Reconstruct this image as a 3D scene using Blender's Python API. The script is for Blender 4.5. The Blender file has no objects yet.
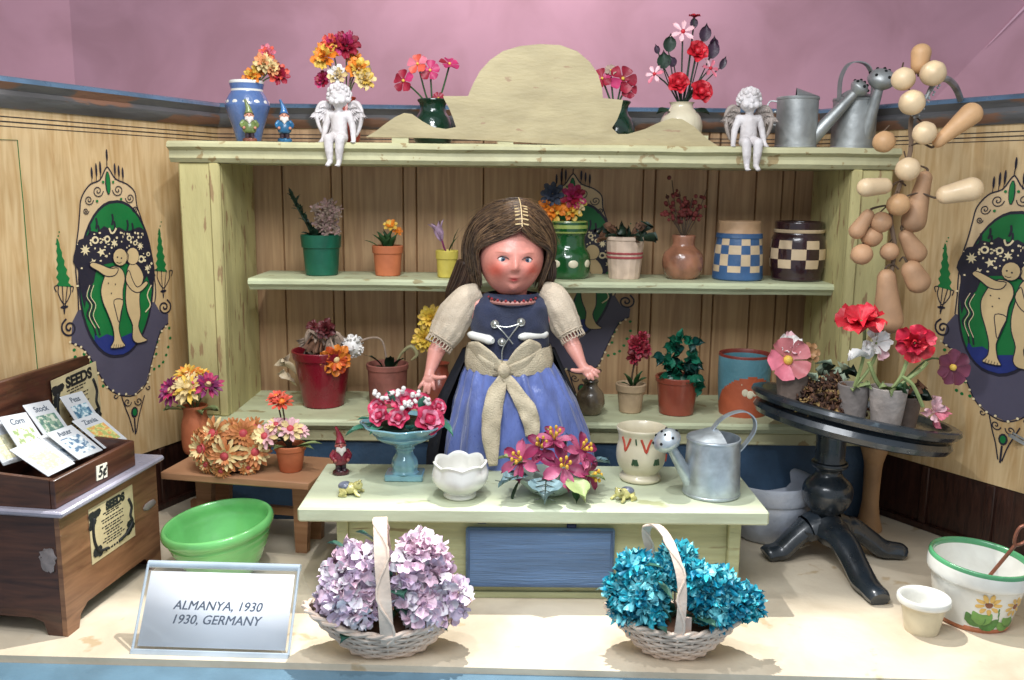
import bpy, math, random
from math import sin, cos, pi, radians, sqrt, atan2
from mathutils import Vector, Matrix, noise
V = Vector
rnd = random.Random(7)
U = rnd.uniform
scene = bpy.context.scene
col = scene.collection
# ---------------------------------------------------------------- camera
F = 900.0
CAM = V((0, 0, 4.3))
PITCH = math.atan(155 / 900)
RM = (Matrix.Rotation(pi / 2 - PITCH, 4, 'X') @ Matrix.Rotation(radians(0.6), 4, 'Z'))
R3 = RM.to_3x3()
cd = bpy.data.cameras.new('camera'); cam = bpy.data.objects.new('camera', cd); col.objects.link(cam)
cam.matrix_world = Matrix.Translation(CAM) @ RM
cd.sensor_width = 36; cd.lens = 36 * F / 1024; cd.clip_end = 200; cd.clip_start = .05
cd.dof.use_dof = True; cd.dof.focus_distance = 9.3; cd.dof.aperture_fstop = 1.3
scene.camera = cam
def ray(px, py): return R3 @ V(((px - 512) / F, (340 - py) / F, -1))
def P(px, py, Y):
    d = ray(px, py); return CAM + d * (Y / d.y)
def G(px, py, z=0):
    d = ray(px, py); return CAM + d * ((z - CAM.z) / d.z)
def hit(px, py, o, n):
    d = ray(px, py); return CAM + d * ((o - CAM).dot(n) / d.dot(n))
def at(px, Y, z):
    u = (px - 512) / F; h = z - CAM.z
    a11 = R3[1][1]; a12 = u * R3[1][0] - R3[1][2]; a21 = R3[2][1]; a22 = u * R3[2][0] - R3[2][2]
    det = a11 * a22 - a12 * a21
    a = (Y * a22 - a12 * h) / det; d = (a11 * h - a21 * Y) / det
    return CAM + R3 @ V((u * d, a, -d))
# ---------------------------------------------------------------- materials
MC = {}
def mat(name, c, rough=.5, var=.12, sc=2.0, bump=.15, bs=14.0, metal=0.0, coat=0.0, spec=.5, c2=None, thr=.62, c2sc=3.0,
        st=(1, 1, 1), trans=0.0, sheen=0.0, sss=0.0, emit=None, alpha=1.0, rvar=0.1, grime=.6):
    if name in MC: return MC[name]
    m = bpy.data.materials.new(name); m.use_nodes = True; nt = m.node_tree; n = nt.nodes; L = nt.links
    b = n['Principled BSDF']
    tc = n.new('ShaderNodeTexCoord'); mp = n.new('ShaderNodeMapping'); mp.inputs['Scale'].default_value = st
    L.new(tc.outputs['Object'], mp.inputs['Vector'])
    def noi(s, det=4, d=0.0):
        q = n.new('ShaderNodeTexNoise'); q.inputs['Scale'].default_value = s; q.inputs['Detail'].default_value = det
        q.inputs['Distortion'].default_value = d; L.new(mp.outputs[0], q.inputs['Vector']); return q
    def ramp(src, p0, c0, p1, c1):
        r = n.new('ShaderNodeValToRGB'); r.color_ramp.elements[0].position = p0; r.color_ramp.elements[1].position = p1
        r.color_ramp.elements[0].color = (*c0, 1); r.color_ramp.elements[1].color = (*c1, 1); L.new(src, r.inputs[0]); return r
    q = noi(sc, 5, .4)
    lo = tuple(max(0, x * (1 - var * 1.6)) for x in c); hi = tuple(min(1, x * (1 + var)) for x in c)
    r = ramp(q.outputs['Fac'], .3, lo, .7, hi); out = r.outputs[0]
    if c2:
        q2 = noi(c2sc, 8, .2); r2 = ramp(q2.outputs['Fac'], thr, (0, 0, 0), thr + .04, (1, 1, 1))
        mx = n.new('ShaderNodeMix'); mx.data_type = 'RGBA'; L.new(r2.outputs[0], mx.inputs[0]); L.new(out, mx.inputs[6])
        mx.inputs[7].default_value = (*c2, 1); out = mx.outputs[2]
    if bump:
        q4 = noi(sc * .55 + .6, 9, .6); r4 = ramp(q4.outputs['Fac'], .34, (.74, .71, .68), .6, (1, 1, 1))
        mg = n.new('ShaderNodeMix'); mg.data_type = 'RGBA'; mg.blend_type = 'MULTIPLY'; mg.inputs[0].default_value = grime; L.new(out, mg.inputs[6]); L.new(r4.outputs[0], mg.inputs[7]); out = mg.outputs[2]
    L.new(out, b.inputs['Base Color'])
    q3 = noi(bs, 4)
    if bump:
        bp = n.new('ShaderNodeBump'); bp.inputs['Strength'].default_value = min(1, bump * 2.5); bp.inputs['Distance'].default_value = .02
        L.new(q3.outputs['Fac'], bp.inputs['Height']); L.new(bp.outputs[0], b.inputs['Normal'])
    mr = n.new('ShaderNodeMapRange'); mr.inputs[3].default_value = max(0, rough - rvar); mr.inputs[4].default_value = min(1, rough + rvar)
    L.new(q3.outputs['Fac'], mr.inputs[0]); L.new(mr.outputs[0], b.inputs['Roughness'])
    b.inputs['Metallic'].default_value = metal; b.inputs['Coat Weight'].default_value = coat; b.inputs['Coat Roughness'].default_value = .08
    b.inputs['Specular IOR Level'].default_value = spec; b.inputs['Transmission Weight'].default_value = trans
    b.inputs['Sheen Weight'].default_value = sheen; b.inputs['Alpha'].default_value = alpha
    if sss: b.inputs['Subsurface Weight'].default_value = sss; b.inputs['Subsurface Scale'].default_value = .05
    if emit: b.inputs['Emission Color'].default_value = (*emit[:3], 1); b.inputs['Emission Strength'].default_value = emit[3]
    MC[name] = m; return m
def woodmat(name, c, c2, st=(9, 9, .6), sc=2.2, rough=.55, bump=.25, dist=2.2, line=.35, lc=None, coat=0):
    if name in MC: return MC[name]
    m = bpy.data.materials.new(name); m.use_nodes = True; nt = m.node_tree; n = nt.nodes; L = nt.links; b = n['Principled BSDF']
    tc = n.new('ShaderNodeTexCoord'); mp = n.new('ShaderNodeMapping'); mp.inputs['Scale'].default_value = st; L.new(tc.outputs['Object'], mp.inputs['Vector'])
    q = n.new('ShaderNodeTexNoise'); q.inputs['Scale'].default_value = sc; q.inputs['Detail'].default_value = 6; q.inputs['Distortion'].default_value = dist
    L.new(mp.outputs[0], q.inputs['Vector'])
    r = n.new('ShaderNodeValToRGB'); e = r.color_ramp.elements; e[0].position = .32; e[0].color = (*c2, 1); e[1].position = .64; e[1].color = (*c, 1)
    L.new(q.outputs['Fac'], r.inputs[0])
    q2 = n.new('ShaderNodeTexNoise'); q2.inputs['Scale'].default_value = .8; q2.inputs['Detail'].default_value = 3; L.new(tc.outputs['Object'], q2.inputs['Vector'])
    r2 = n.new('ShaderNodeValToRGB'); r2.color_ramp.elements[0].position = .3; r2.color_ramp.elements[1].position = .75
    r2.color_ramp.elements[0].color = (.72, .72, .72, 1); r2.color_ramp.elements[1].color = (1, 1, 1, 1); L.new(q2.outputs['Fac'], r2.inputs[0])
    mx = n.new('ShaderNodeMix'); mx.data_type = 'RGBA'; mx.blend_type = 'MULTIPLY'; mx.inputs[0].default_value = 1
    L.new(r.outputs[0], mx.inputs[6]); L.new(r2.outputs[0], mx.inputs[7]); L.new(mx.outputs[2], b.inputs['Base Color'])
    bp = n.new('ShaderNodeBump'); bp.inputs['Strength'].default_value = bump; bp.inputs['Distance'].default_value = .02
    L.new(q.outputs['Fac'], bp.inputs['Height']); L.new(bp.outputs[0], b.inputs['Normal'])
    b.inputs['Roughness'].default_value = rough; b.inputs['Coat Weight'].default_value = coat
    MC[name] = m; return m
def rgb(r, g, b):   # sRGB 0-255 to linear
    return tuple(((x / 255) / 12.92 if x <= 10 else ((x / 255 + .055) / 1.055) ** 2.4) for x in (r, g, b))
def simple(name, r, g, b, **k): return mat(name, rgb(r, g, b), **k)
# ---------------------------------------------------------------- mesh builder
K = 1.0
def basis(n):
    n = V(n).normalized(); a = V((0, 0, 1)) if abs(n.z) < .9 else V((1, 0, 0))
    x = a.cross(n).normalized(); y = n.cross(x); return x, y, n
class MB:
    def __init__(s): s.v = []; s.f = []; s.m = []
    def add(s, vs, fs, m=0):
        o = len(s.v); s.v += [V(x) for x in vs]
        for i, f in enumerate(fs): s.f.append([o + k for k in f]); s.m.append(m[i] if isinstance(m, list) else m)
        return s
    def box(s, x0, x1, y0, y1, z0, z1, m=0, M=None, bev=0):
        if bev:
            b = min(bev, (x1 - x0) / 2.01, (y1 - y0) / 2.01, (z1 - z0) / 2.01)
            vs = []; idx = {}
            for ix in (0, 1):
                for iy in (0, 1):
                    for iz in (0, 1):
                        cx, cy, cz = (x0, x1)[ix], (y0, y1)[iy], (z0, z1)[iz]; sx, sy, sz = (1, -1)[ix], (1, -1)[iy], (1, -1)[iz]
                        idx[ix, iy, iz] = len(vs)
                        vs += [V((cx, cy + sy * b, cz + sz * b)), V((cx + sx * b, cy, cz + sz * b)), V((cx + sx * b, cy + sy * b, cz))]
            I = idx; fs = []
            for a in range(3):
                for e in (0, 1):
                    q = []
                    for (p, r) in ((0, 0), (1, 0), (1, 1), (0, 1)):
                        k = [0, 0, 0]; k[a] = e; k[(a + 1) % 3] = p; k[(a + 2) % 3] = r; q.append(I[tuple(k)] + a)
                    fs.append(q if e else q[::-1])
            for a in range(3):
                for p in (0, 1):
                    for r in (0, 1):
                        b1, c1 = (a + 1) % 3, (a + 2) % 3
                        k0 = [0, 0, 0]; k0[b1] = p; k0[c1] = r; k1 = list(k0); k1[a] = 1; k0, k1 = tuple(k0), tuple(k1)
                        fs.append([I[k0] + b1, I[k1] + b1, I[k1] + c1, I[k0] + c1])
            for k, i in I.items(): fs.append([i, i + 1, i + 2])
        else:
            vs = [V((x, y, z)) for x in (x0, x1) for y in (y0, y1) for z in (z0, z1)]
            fs = [[0, 1, 3, 2], [4, 6, 7, 5], [0, 4, 5, 1], [2, 3, 7, 6], [0, 2, 6, 4], [1, 5, 7, 3]]
        if M: vs = [M @ v for v in vs]
        return s.add(vs, fs, m)
    def lathe(s, prof, seg=32, m=0, c=(0, 0, 0), sx=1, sy=1, fn=None, M=None, sub=0, mf=None):
        pr = smoothprof(prof, sub) if sub else prof
        c = V(c); vs = []; fs = []; ms = []
        for i, (r, z) in enumerate(pr):
            for j in range(seg):
                t = 2 * pi * j / seg; rr, zz = (r, z) if not fn else fn(r, z, t)
                vs.append(V((rr * cos(t) * sx, rr * sin(t) * sy, zz)))
        for i in range(len(pr) - 1):
            for j in range(seg):
                k = (j + 1) % seg; fs.append([i * seg + j, i * seg + k, (i + 1) * seg + k, (i + 1) * seg + j])
                ms.append(mf(i, j, pr[i], pr[i + 1]) if mf else m)
        if pr[0][0] > 1e-6: fs.append([j for j in range(seg)][::-1]); ms.append(ms[0])
        if pr[-1][0] > 1e-6 and pr[-1][0] < 1e9 and False: pass
        vs = [(M @ v if M else v) + c for v in vs]
        return s.add(vs, fs, ms)
    def ball(s, c, r, m=0, sq=(1, 1, 1), seg=14, ring=9, M=None, fn=None):
        pr = [(max(1e-5, sin(pi * i / ring)) * 1, -cos(pi * i / ring)) for i in range(ring + 1)]
        c = V(c); vs = []; fs = []
        for i, (a, z) in enumerate(pr):
            for j in range(seg):
                t = 2 * pi * j / seg; v = V((a * cos(t), a * sin(t), z))
                k = fn(v) if fn else 1
                vs.append(V((v.x * r * sq[0], v.y * r * sq[1], v.z * r * sq[2])) * k)
        for i in range(ring):
            for j in range(seg):
                k = (j + 1) % seg; fs.append([i * seg + j, i * seg + k, (i + 1) * seg + k, (i + 1) * seg + j])
        vs = [(M @ v if M else v) + c for v in vs]
        return s.add(vs, fs, m)
    def tube(s, pts, r, m=0, seg=8, flat=None, cap=True, closed=False, sub=0):
        pts = [V(p) for p in pts]; rs = r if isinstance(r, (list, tuple)) else [r] * len(pts)
        if sub: pts, rs = smoothpath(pts, rs, sub, closed)
        n = len(pts); vs = []; fs = []; up = None
        for i in range(n):
            if closed: t = (pts[(i + 1) % n] - pts[i - 1])
            else: t = pts[min(i + 1, n - 1)] - pts[max(i - 1, 0)]
            if t.length < 1e-9: t = V((0, 0, 1))
            t.normalize()
            if up is None: up = V((0, 0, 1)) if abs(t.z) < .9 else V((0, 1, 0))
            x = up.cross(t)
            if x.length < 1e-6: x = V((1, 0, 0)).cross(t)
            x.normalize(); y = t.cross(x).normalized(); up = y
            for j in range(seg):
                a = 2 * pi * j / seg; fx, fy = flat or (1, 1)
                vs.append(pts[i] + x * cos(a) * rs[i] * fx + y * sin(a) * rs[i] * fy)
        for i in range(n if closed else n - 1):
            i2 = (i + 1) % n
            for j in range(seg):
                k = (j + 1) % seg; fs.append([i * seg + j, i * seg + k, i2 * seg + k, i2 * seg + j])
        if cap and not closed: fs.append(list(range(seg))[::-1]); fs.append([(n - 1) * seg + j for j in range(seg)])
        return s.add(vs, fs, m)
    def strip(s, pts, dirs, w, th=0, m=0):   # ribbon: centre points, width directions, widths
        n = len(pts); ws = w if isinstance(w, (list, tuple)) else [w] * n; vs = []; fs = []
        for i in range(n):
            p = V(pts[i]); d = V(dirs[i] if isinstance(dirs, list) else dirs).normalized()
            t = V(pts[min(i + 1, n - 1)]) - V(pts[max(i - 1, 0)]); nn = d.cross(t); nn = nn.normalized() * th / 2 if nn.length > 0 else V((0, 0, 0))
            for q in (-1, -.5, 0, .5, 1): vs.append(p + d * ws[i] * q / 2 - nn)
            for q in (1, .5, 0, -.5, -1): vs.append(p + d * ws[i] * q / 2 + nn)
        for i in range(n - 1):
            for j in range(10): fs.append([i * 10 + j, i * 10 + (j + 1) % 10, (i + 1) * 10 + (j + 1) % 10, (i + 1) * 10 + j])
        fs.append(list(range(10))[::-1]); fs.append([(n - 1) * 10 + j for j in range(10)])
        return s.add(vs, fs, m)
    def petal(s, o, out, up, L, W, m=0, cup=.2, curl=.1, pw=1.0, blunt=.86, cross=.15, ruf=0, nu=5, base=.25):
        out = V(out).normalized(); up = V(up); up = (up - out * up.dot(out)).normalized(); sd = out.cross(up); o = V(o); vs = []; fs = []; ph = U(0, 9)
        for i in range(nu + 1):
            t = i / nu; w = W * .5 * max(base * (1 - t), sin(pi * (.06 + (blunt - .06) * t) ** pw))
            if blunt >= 1 and i == nu: w = W * .01
            for j in range(-2, 3):
                q = j / 2; z = L * (cup * t - curl * t * t) + cross * W * q * q * (.3 + t)
                if ruf: z += ruf * L * t * sin(q * 5 + ph + t * 3) + ruf * .5 * L * t * sin(q * 9 + ph * 2)
                vs.append(o + out * L * t * (1 - .12 * q * q * (t > .8)) + sd * w * q + up * z)
        for i in range(nu):
            for j in range(4): a = i * 5 + j; fs.append([a, a + 1, a + 6, a + 5])
        return s.add(vs, fs, m)
    def flower(s, c, n, R, np=5, layers=1, W=.75, cup=.25, curl=.15, m=(0,), ruf=0, shrink=.22, steep=.5, blunt=.84, pw=1.45, cross=.15, jit=.08, r0=.08):
        x, y, n = basis(n); c = V(c); a0 = U(0, 6)
        for l in range(layers):
            k = 1 - l * shrink; a0 += pi / np * 1.0 + U(-.2, .2)
            for i in range(np):
                a = a0 + 2 * pi * i / np + U(-jit, jit); st = l * steep
                out = (x * cos(a) + y * sin(a)) * cos(st) + n * sin(st); up = n * cos(st) - (x * cos(a) + y * sin(a)) * sin(st)
                s.petal(c + (x * cos(a) + y * sin(a)) * R * r0 * k + n * R * .03 * l, out, up, R * k * U(.9, 1.08), R * W * k, m=rnd.choice(m), cup=cup, curl=curl, ruf=ruf, blunt=blunt, pw=pw, cross=cross)
        return s
    def rose(s, c, n, R, m=(0, 1)):
        x, y, n = basis(n); c = V(c)
        s.ball(c + n * R * .3, R * .3, m[-1], seg=8, ring=6)
        for l, (k, st, rr, npp) in enumerate(((1, .35, .25, 5), (.8, .75, .22, 5), (.62, 1.1, .18, 4), (.45, 1.35, .12, 3))):
            a0 = U(0, 6)
            for i in range(npp):
                a = a0 + 2 * pi * i / npp; o = x * cos(a) + y * sin(a)
                s.petal(c + o * R * rr * .8, o * cos(st) + n * sin(st), n * cos(st) - o * sin(st), R * .85 * k, R * 1.05 * k, m=m[l % len(m)], cup=.35, curl=.45, cross=.28, blunt=.72, pw=.9)
        return s
    def leaf(s, o, d, L, W, m=0, up=(0, 0, 1), curl=.25, cup=.15, ruf=0): return s.petal(o, d, up, L, W, m, cup=cup, curl=curl, blunt=1.0, pw=.8, cross=.2, ruf=ruf, nu=6, base=.1)
    def prism(s, poly, y0, y1, m=0, M=None):   # polygon in x,z, extruded in y
        n = len(poly); vs = [V((x, y0, z)) for x, z in poly] + [V((x, y1, z)) for x, z in poly]
        fs = [list(range(n)), list(range(n, 2 * n))[::-1]] + [[i, i + n, (i + 1) % n + n, (i + 1) % n] for i in range(n)]
        if M: vs = [M @ v for v in vs]
        return s.add(vs, fs, m)
    def text(s, txt, size, M, m=0, shear=0, off=0, ext=.002, al='CENTER', sx=1):
        cu = bpy.data.curves.new('t', 'FONT'); cu.body = txt; cu.size = size; cu.shear = shear; cu.offset = off; cu.extrude = ext; cu.align_x = al; cu.align_y = 'CENTER'
        cu.resolution_u = 4
        o = bpy.data.objects.new('t', cu); col.objects.link(o); dg = bpy.context.evaluated_depsgraph_get(); me = bpy.data.meshes.new_from_object(o.evaluated_get(dg))
        s.add([M @ V((v.co.x * sx, v.co.y, v.co.z)) for v in me.vertices], [list(p.vertices) for p in me.polygons], m)
        bpy.data.objects.remove(o); bpy.data.curves.remove(cu); bpy.data.meshes.remove(me); return s
    def build(s, name, mats, parent=None, k=None, ang=40, M=None, label=None):
        k = K if k is None else k
        if not isinstance(mats, (list, tuple)): mats = [mats]
        me = bpy.data.meshes.new(name); me.from_pydata([((M @ v) if M else v) * k for v in s.v], [], s.f)
        for q in mats: me.materials.append(q)
        me.polygons.foreach_set('material_index', [min(x, len(mats) - 1) for x in s.m]); me.polygons.foreach_set('use_smooth', [True] * len(s.f))
        me.update()
        if ang: me.set_sharp_from_angle(angle=radians(ang))
        o = bpy.data.objects.new(name, me); col.objects.link(o)
        if parent: o.parent = parent
        if label: o['label'] = label
        return o
def smoothprof(pr, sub):
    out = []; n = len(pr)
    for i in range(n - 1):
        p0, p1, p2, p3 = pr[max(i - 1, 0)], pr[i], pr[i + 1], pr[min(i + 2, n - 1)]
        for k in range(sub):
            t = k / sub; out.append(tuple(max(0 if a == 0 else -1e9, .5 * (2 * p1[a] + (p2[a] - p0[a]) * t + (2 * p0[a] - 5 * p1[a] + 4 * p2[a] - p3[a]) * t * t + (3 * p1[a] - p0[a] - 3 * p2[a] + p3[a]) * t ** 3)) for a in (0, 1)))
    out.append(tuple(pr[-1])); return out
def smoothpath(pts, rs, sub, closed=False):
    n = len(pts); op = []; orr = []
    g = (lambda i: i % n) if closed else (lambda i: min(max(i, 0), n - 1))
    for i in range(n if closed else n - 1):
        a, b, c, d = (pts[g(i + q)] for q in (-1, 0, 1, 2))
        for k in range(sub):
            t = k / sub; op.append(.5 * (2 * b + (c - a) * t + (2 * a - 5 * b + 4 * c - d) * t * t + (3 * b - a - 3 * c + d) * t ** 3)); orr.append(rs[g(i)] * (1 - t) + rs[g(i + 1)] * t)
    if not closed: op.append(pts[-1]); orr.append(rs[-1])
    return op, orr
def thing(name, label, cat, loc, rz=0, group=None, kind=None, k=None):
    global K
    o = bpy.data.objects.new(name, None); col.objects.link(o); o.location = loc; o.rotation_euler = (0, 0, rz) if not isinstance(rz, tuple) else rz
    o.empty_display_size = .1
    o['label'] = label; o['category'] = cat
    if group: o['group'] = group
    d = (R3.transposed() @ (V(loc) - CAM)); K = (-d.z / F) if k is None else k     # one local unit = one photo pixel at this distance
    return o
def struct(name, mb, m, **kw):
    o = mb.build(name, m, None, k=1, **kw); o['kind'] = 'structure'; return o
def copytree(o, parent=None):
    c = o.copy(); col.objects.link(c); c.parent = parent
    for ch in o.children: copytree(ch, c)
    return c
# ================================================================ the setting
WL0, WL1 = V((-5.43, 9.55, 0)), V((-4.3, 12.2, 0)); WR0, WR1 = V((5.8, 10.2, 0)), V((4.85, 11.7, 0))
YB = 12.7
def ext(a, b, Y): return a + (b - a) * ((Y - a.y) / (b.y - a.y))
LB = ext(WL0, WL1, YB); RB = ext(WR0, WR1, YB); LF = ext(WL0, WL1, 6.5); RF = ext(WR0, WR1, 7.6)
ZT = 5.36; ZP = .84
m_floor = mat('floor_paper', rgb(228, 214, 190), rough=.6, var=.08, sc=.7, bump=.1, bs=12, c2=rgb(204, 182, 148), thr=.64, c2sc=2.2, grime=.9)
m_blue = mat('blue_paint', rgb(100, 132, 152), rough=.45, var=.12, sc=2, bump=.1, grime=.3)
b = MB(); z0 = 0
fl, fr = G(-60, 653.5), G(1100, 684)
b.add([fl, fr, V((7.5, 13.2, 0)), V((-6.5, 13.2, 0))], [[0, 1, 2, 3]]); b.add([fl, fr, fr + V((0, 0, -.12)), fl + V((0, 0, -.12))], [[0, 3, 2, 1]])
struct('floor', b, m_floor)
b = MB(); b.add([fl + V((-1, 0, -.06)), fr + V((1, 0, -.06)), V((9, 4.5, -.06)), V((-9, 4.5, -.06))], [[0, 3, 2, 1]])
struct('front_ledge', b, m_blue)
m_pink = mat('pink_backdrop', rgb(200, 152, 168), rough=.75, var=.07, sc=.35, bump=.05, bs=1.5)
c1, c2 = P(950, 83, 17), P(1030, 0, 17)
dcr = (c2 - c1); top = c1 + dcr * 6; bot = c1 - dcr * 3
b = MB()
lx = P(72, 40, 17).x
b.add([V((lx, 17, -2)), V((bot.x, 17, -2)), V((bot.x, 17, bot.z)), top, V((lx, 17, top.z))], [[0, 1, 2, 3, 4]])
b.add([V((lx, 17, -2)), V((lx, 17, top.z)), V((lx - 8, 12, top.z)), V((lx - 8, 12, -2))], [[0, 1, 2, 3]])
b.add([V((bot.x, 17, -2)), V((bot.x, 17, bot.z)), top, V((top.x + 6, 12.5, top.z)), V((top.x + 6, 12.5, -2))], [[0, 1, 2, 3, 4][::-1]])
struct('backdrop', b, m_pink, ang=5)
cr = MB(); q = [c1 + dcr * t + V((.02, -.03, 0)) for t in (.42, .6, .8, 1.0, 1.2)]
cr.tube(q, [.005, .03, .045, .05, .05], seg=6, flat=(1, .4)); o = cr.build('backdrop_glare', mat('painted_glare', rgb(225, 190, 205), rough=.3, bump=0), k=1); o['kind'] = 'structure'  # pale tube standing in for the white glare along the crease

m_wall = woodmat('blonde_wood', rgb(230, 200, 152), rgb(204, 166, 114), st=(5, 5, .5), sc=2.0, dist=1.2, bump=.08, rough=.45)
m_back = woodmat('brown_wood', rgb(208, 170, 128), rgb(178, 138, 100), st=(7, 7, .4), sc=1.8, dist=.8, bump=.12, rough=.5)
m_groove = simple('groove', 62, 46, 36, rough=.8)
m_mould = mat('worn_blue_moulding', rgb(98, 98, 100), rough=.35, var=.25, sc=1.2, bump=.3, bs=5, c2=rgb(132, 98, 80), thr=.52, c2sc=1.6, st=(.6, .6, 3), coat=.2)
m_mtop = mat('blue_moulding_top', rgb(92, 120, 148), rough=.3, var=.2, sc=2, bump=.15, c2=rgb(190, 205, 210), thr=.68, c2sc=4, coat=.3)
m_line = simple('dark_line', 50, 42, 40, rough=.6)
m_wains = woodmat('dark_wainscot', rgb(72, 42, 32), rgb(40, 22, 18), st=(6, 6, .8), rough=.4, coat=.2)
m_navy = simple('print_navy', 38, 36, 52, rough=.5, bump=0)
m_green = simple('print_green', 22, 116, 58, rough=.5, bump=0, var=.1)
m_purp = simple('print_purple', 84, 80, 98, rough=.5, bump=0, var=.08)
m_cream = simple('print_cream', 232, 214, 172, rough=.5, bump=0, var=.04)
m_pblue = simple('print_blue', 38, 52, 120, rough=.5, bump=0)
m_skinp = simple('print_skin', 214, 186, 138, rough=.5, bump=0, var=.1)
# --- medallion, drawn flat in wall coordinates (s along the wall, z up); layer height h
dl = (WL1 - WL0).normalized(); nl = V((dl.y, -dl.x, 0))
def sz(px, py):
    p = hit(px, py, WL0, nl); return ((p - WL0).dot(dl), p.z)
S0, Zc = sz(112, 290)
def medallion():
    M = MB(); H = [.004]
    def pt(px, py): s, z = sz(px, py); return s - S0, z
    def poly(pts, m, h, sm=0):
        q = [V((*pt(*p), 0)) for p in pts]
        if sm: q, _ = smoothpath(q, [1] * len(q), sm, True)
        vs = [V((v.x, -h, v.y)) for v in q]; M.add(vs, [list(range(len(vs)))], m)
    def line(pts, w, m, h, sm=4, closed=False):
        q = [V((*pt(*p), 0)) for p in pts]
        if sm: q, _ = smoothpath(q, [1] * len(q), sm, closed)
        n = len(q); vs = []; fs = []; w = w * .0118 / 2
        for i in range(n):
            t = (q[(i + 1) % n] - q[i - 1]) if closed else (q[min(i + 1, n - 1)] - q[max(i - 1, 0)]); t.normalize(); nn = V((-t.y, t.x, 0)) * w
            vs += [V((q[i].x + nn.x, -h, q[i].y + nn.y)), V((q[i].x - nn.x, -h, q[i].y - nn.y))]
        for i in range(n if closed else n - 1): j = (i + 1) % n; fs.append([2 * i, 2 * i + 1, 2 * j + 1, 2 * j])
        M.add(vs, fs, m)
    def dot(x, y, r, m, h, ry=None, n=10):
        s, z = pt(x, y); ry = ry or r; M.add([V((s + .0135 * r * cos(a * 2 * pi / n), -h, z + .0118 * ry * sin(a * 2 * pi / n))) for a in range(n)], [list(range(n))], m)
    def spiral(x, y, r, turns, w, h, d=1, a0=0):
        line([(x + d * r * (1 - t) * cos(a0 + t * turns * 2 * pi), y + r * (1 - t) * 1.15 * sin(a0 + t * turns * 2 * pi)) for t in [k / 16 for k in range(16)]], w, 0, h, 2)
    h = .003
    # purple apron
    apron = [(79, 308), (72, 322), (71, 343), (82, 348), (90, 358), (99, 374), (108, 388), (120, 395), (134, 395), (146, 383), (150, 367), (155, 348), (160, 332), (168, 323), (168, 314), (160, 312), (153, 300), (115, 300)]
    poly(apron, 2, h)
    edge = apron[2:14]
    line(edge, 1.3, 0, h * 2)
    for i in range(len(edge) - 1):
        for t in (.0, .5): a, c = edge[i], edge[i + 1]; dot(a[0] * (1 - t) + c[0] * t + (-1.5 if a[0] < 125 else 1.2), a[1] * (1 - t) + c[1] * t - 1, 1.3, 3, h * 3)
    # frame
    fr_ = [(78, 310), (77, 290), (75, 270), (75, 250), (77.5, 230), (79, 212), (80, 200), (84, 191), (90, 184), (99, 180), (104, 170), (106.5, 167), (109, 170), (115, 179), (126, 184), (134, 192), (136, 205), (140, 217), (144, 230), (149, 245), (152, 265), (155, 290), (154, 302)]
    poly(fr_, 6, h * 1.5)
    line(fr_, 1.4, 0, h * 4, 3)
    ov = [(115 + 36.5 * cos(a) + (2 if cos(a) > 0 else -1), 279 - 79 * sin(a)) for a in [2 * pi * k / 40 for k in range(40)]]
    ov2 = [(115 + 34.5 * cos(a) + (2 if cos(a) > 0 else -1), 279 - 76 * sin(a)) for a in [2 * pi * k / 40 for k in range(40)]]
    poly(ov, 0, h * 2.5); poly(ov2, 1, h * 3.5)
    bl = [p for p in ov2 if p[1] > 334]; bl.sort(); poly([(bl[0][0], 333), (98, 338), (106, 334), (118, 338), (130, 333), (bl[-1][0], 331)] + [p for p in sorted(bl, reverse=True)], 4, h * 4.2)
    # flower mass
    r = random.Random(3)
    cl = [(74, 250), (78, 240), (84, 238), (90, 231), (97, 232), (103, 226), (111, 230), (118, 227), (125, 231), (133, 229), (139, 227), (145, 233), (149, 247), (152, 258), (154, 276), (150, 288), (146, 276), (140, 285), (132, 268), (120, 262), (105, 264), (96, 268), (93, 282), (86, 292), (84, 308), (80, 292), (77, 270), (72, 262)]
    poly(cl, 0, h * 5, 2)
    for (x, y) in ((88, 229), (95, 223), (97, 230), (111, 219), (113, 226), (126, 225), (131, 228)): line([(x, y + 6), (x + 1, y), (x, y - 5)], 2.4, 0, h * 5, 2)
    for k in range(70):
        x = r.uniform(76, 151); y = r.uniform(232, 262) + (8 if x < 88 or x > 142 else 0) + (r.uniform(0, 20) if x > 144 or x < 82 else 0)
        dot(x, y, r.uniform(.5, 1.5), 3, h * 6, r.uniform(.6, 1.6), 7)
    def star(x, y, R, n):
        M.add([V((pt(x, y)[0] + .0125 * (R if k % 2 else R * .45) * cos(pi * k / n), -h * 6.5, pt(x, y)[1] + .0118 * (R if k % 2 else R * .45) * sin(pi * k / n))) for k in range(2 * n)], [list(range(2 * n))], 3)
    star(84, 250, 6, 8); star(100, 252, 5, 5); star(113, 243, 4.5, 6); star(139, 246, 4.5, 8); star(92, 262, 4, 5); star(146, 268, 4, 6)
    for (x, y, q) in ((94, 240, 4), (106, 239, 3.6), (140, 259, 4), (128, 238, 3), (134, 243, 2.6), (147, 254, 2.4)):
        dot(x, y, q, 3, h * 6.3); dot(x, y, q * .5, 0, h * 7)
    line([(108, 228), (110, 233), (113, 232), (115, 228)], 2, 3, h * 6.3, 2)
    # vines at the side
    for dx in (0, 4): line([(87 + dx, 285), (84 + dx, 296), (89 + dx, 305), (86 + dx, 315), (92 + dx, 325), (95 + dx, 335)], 1.8, 0, h * 6); line([(88.5 + dx, 285), (85.5 + dx, 296), (90.5 + dx, 305), (88 + dx, 316), (94 + dx, 328)], .8, 3, h * 7)
    line([(150, 285), (146, 295), (149, 305), (144, 312)], 1.4, 3, h * 7)
    # cherubs
    def body(pts, hh): poly(pts, 5, hh, 3); line(pts, 1.0, 0, hh + .0015, 3, True)
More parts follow.
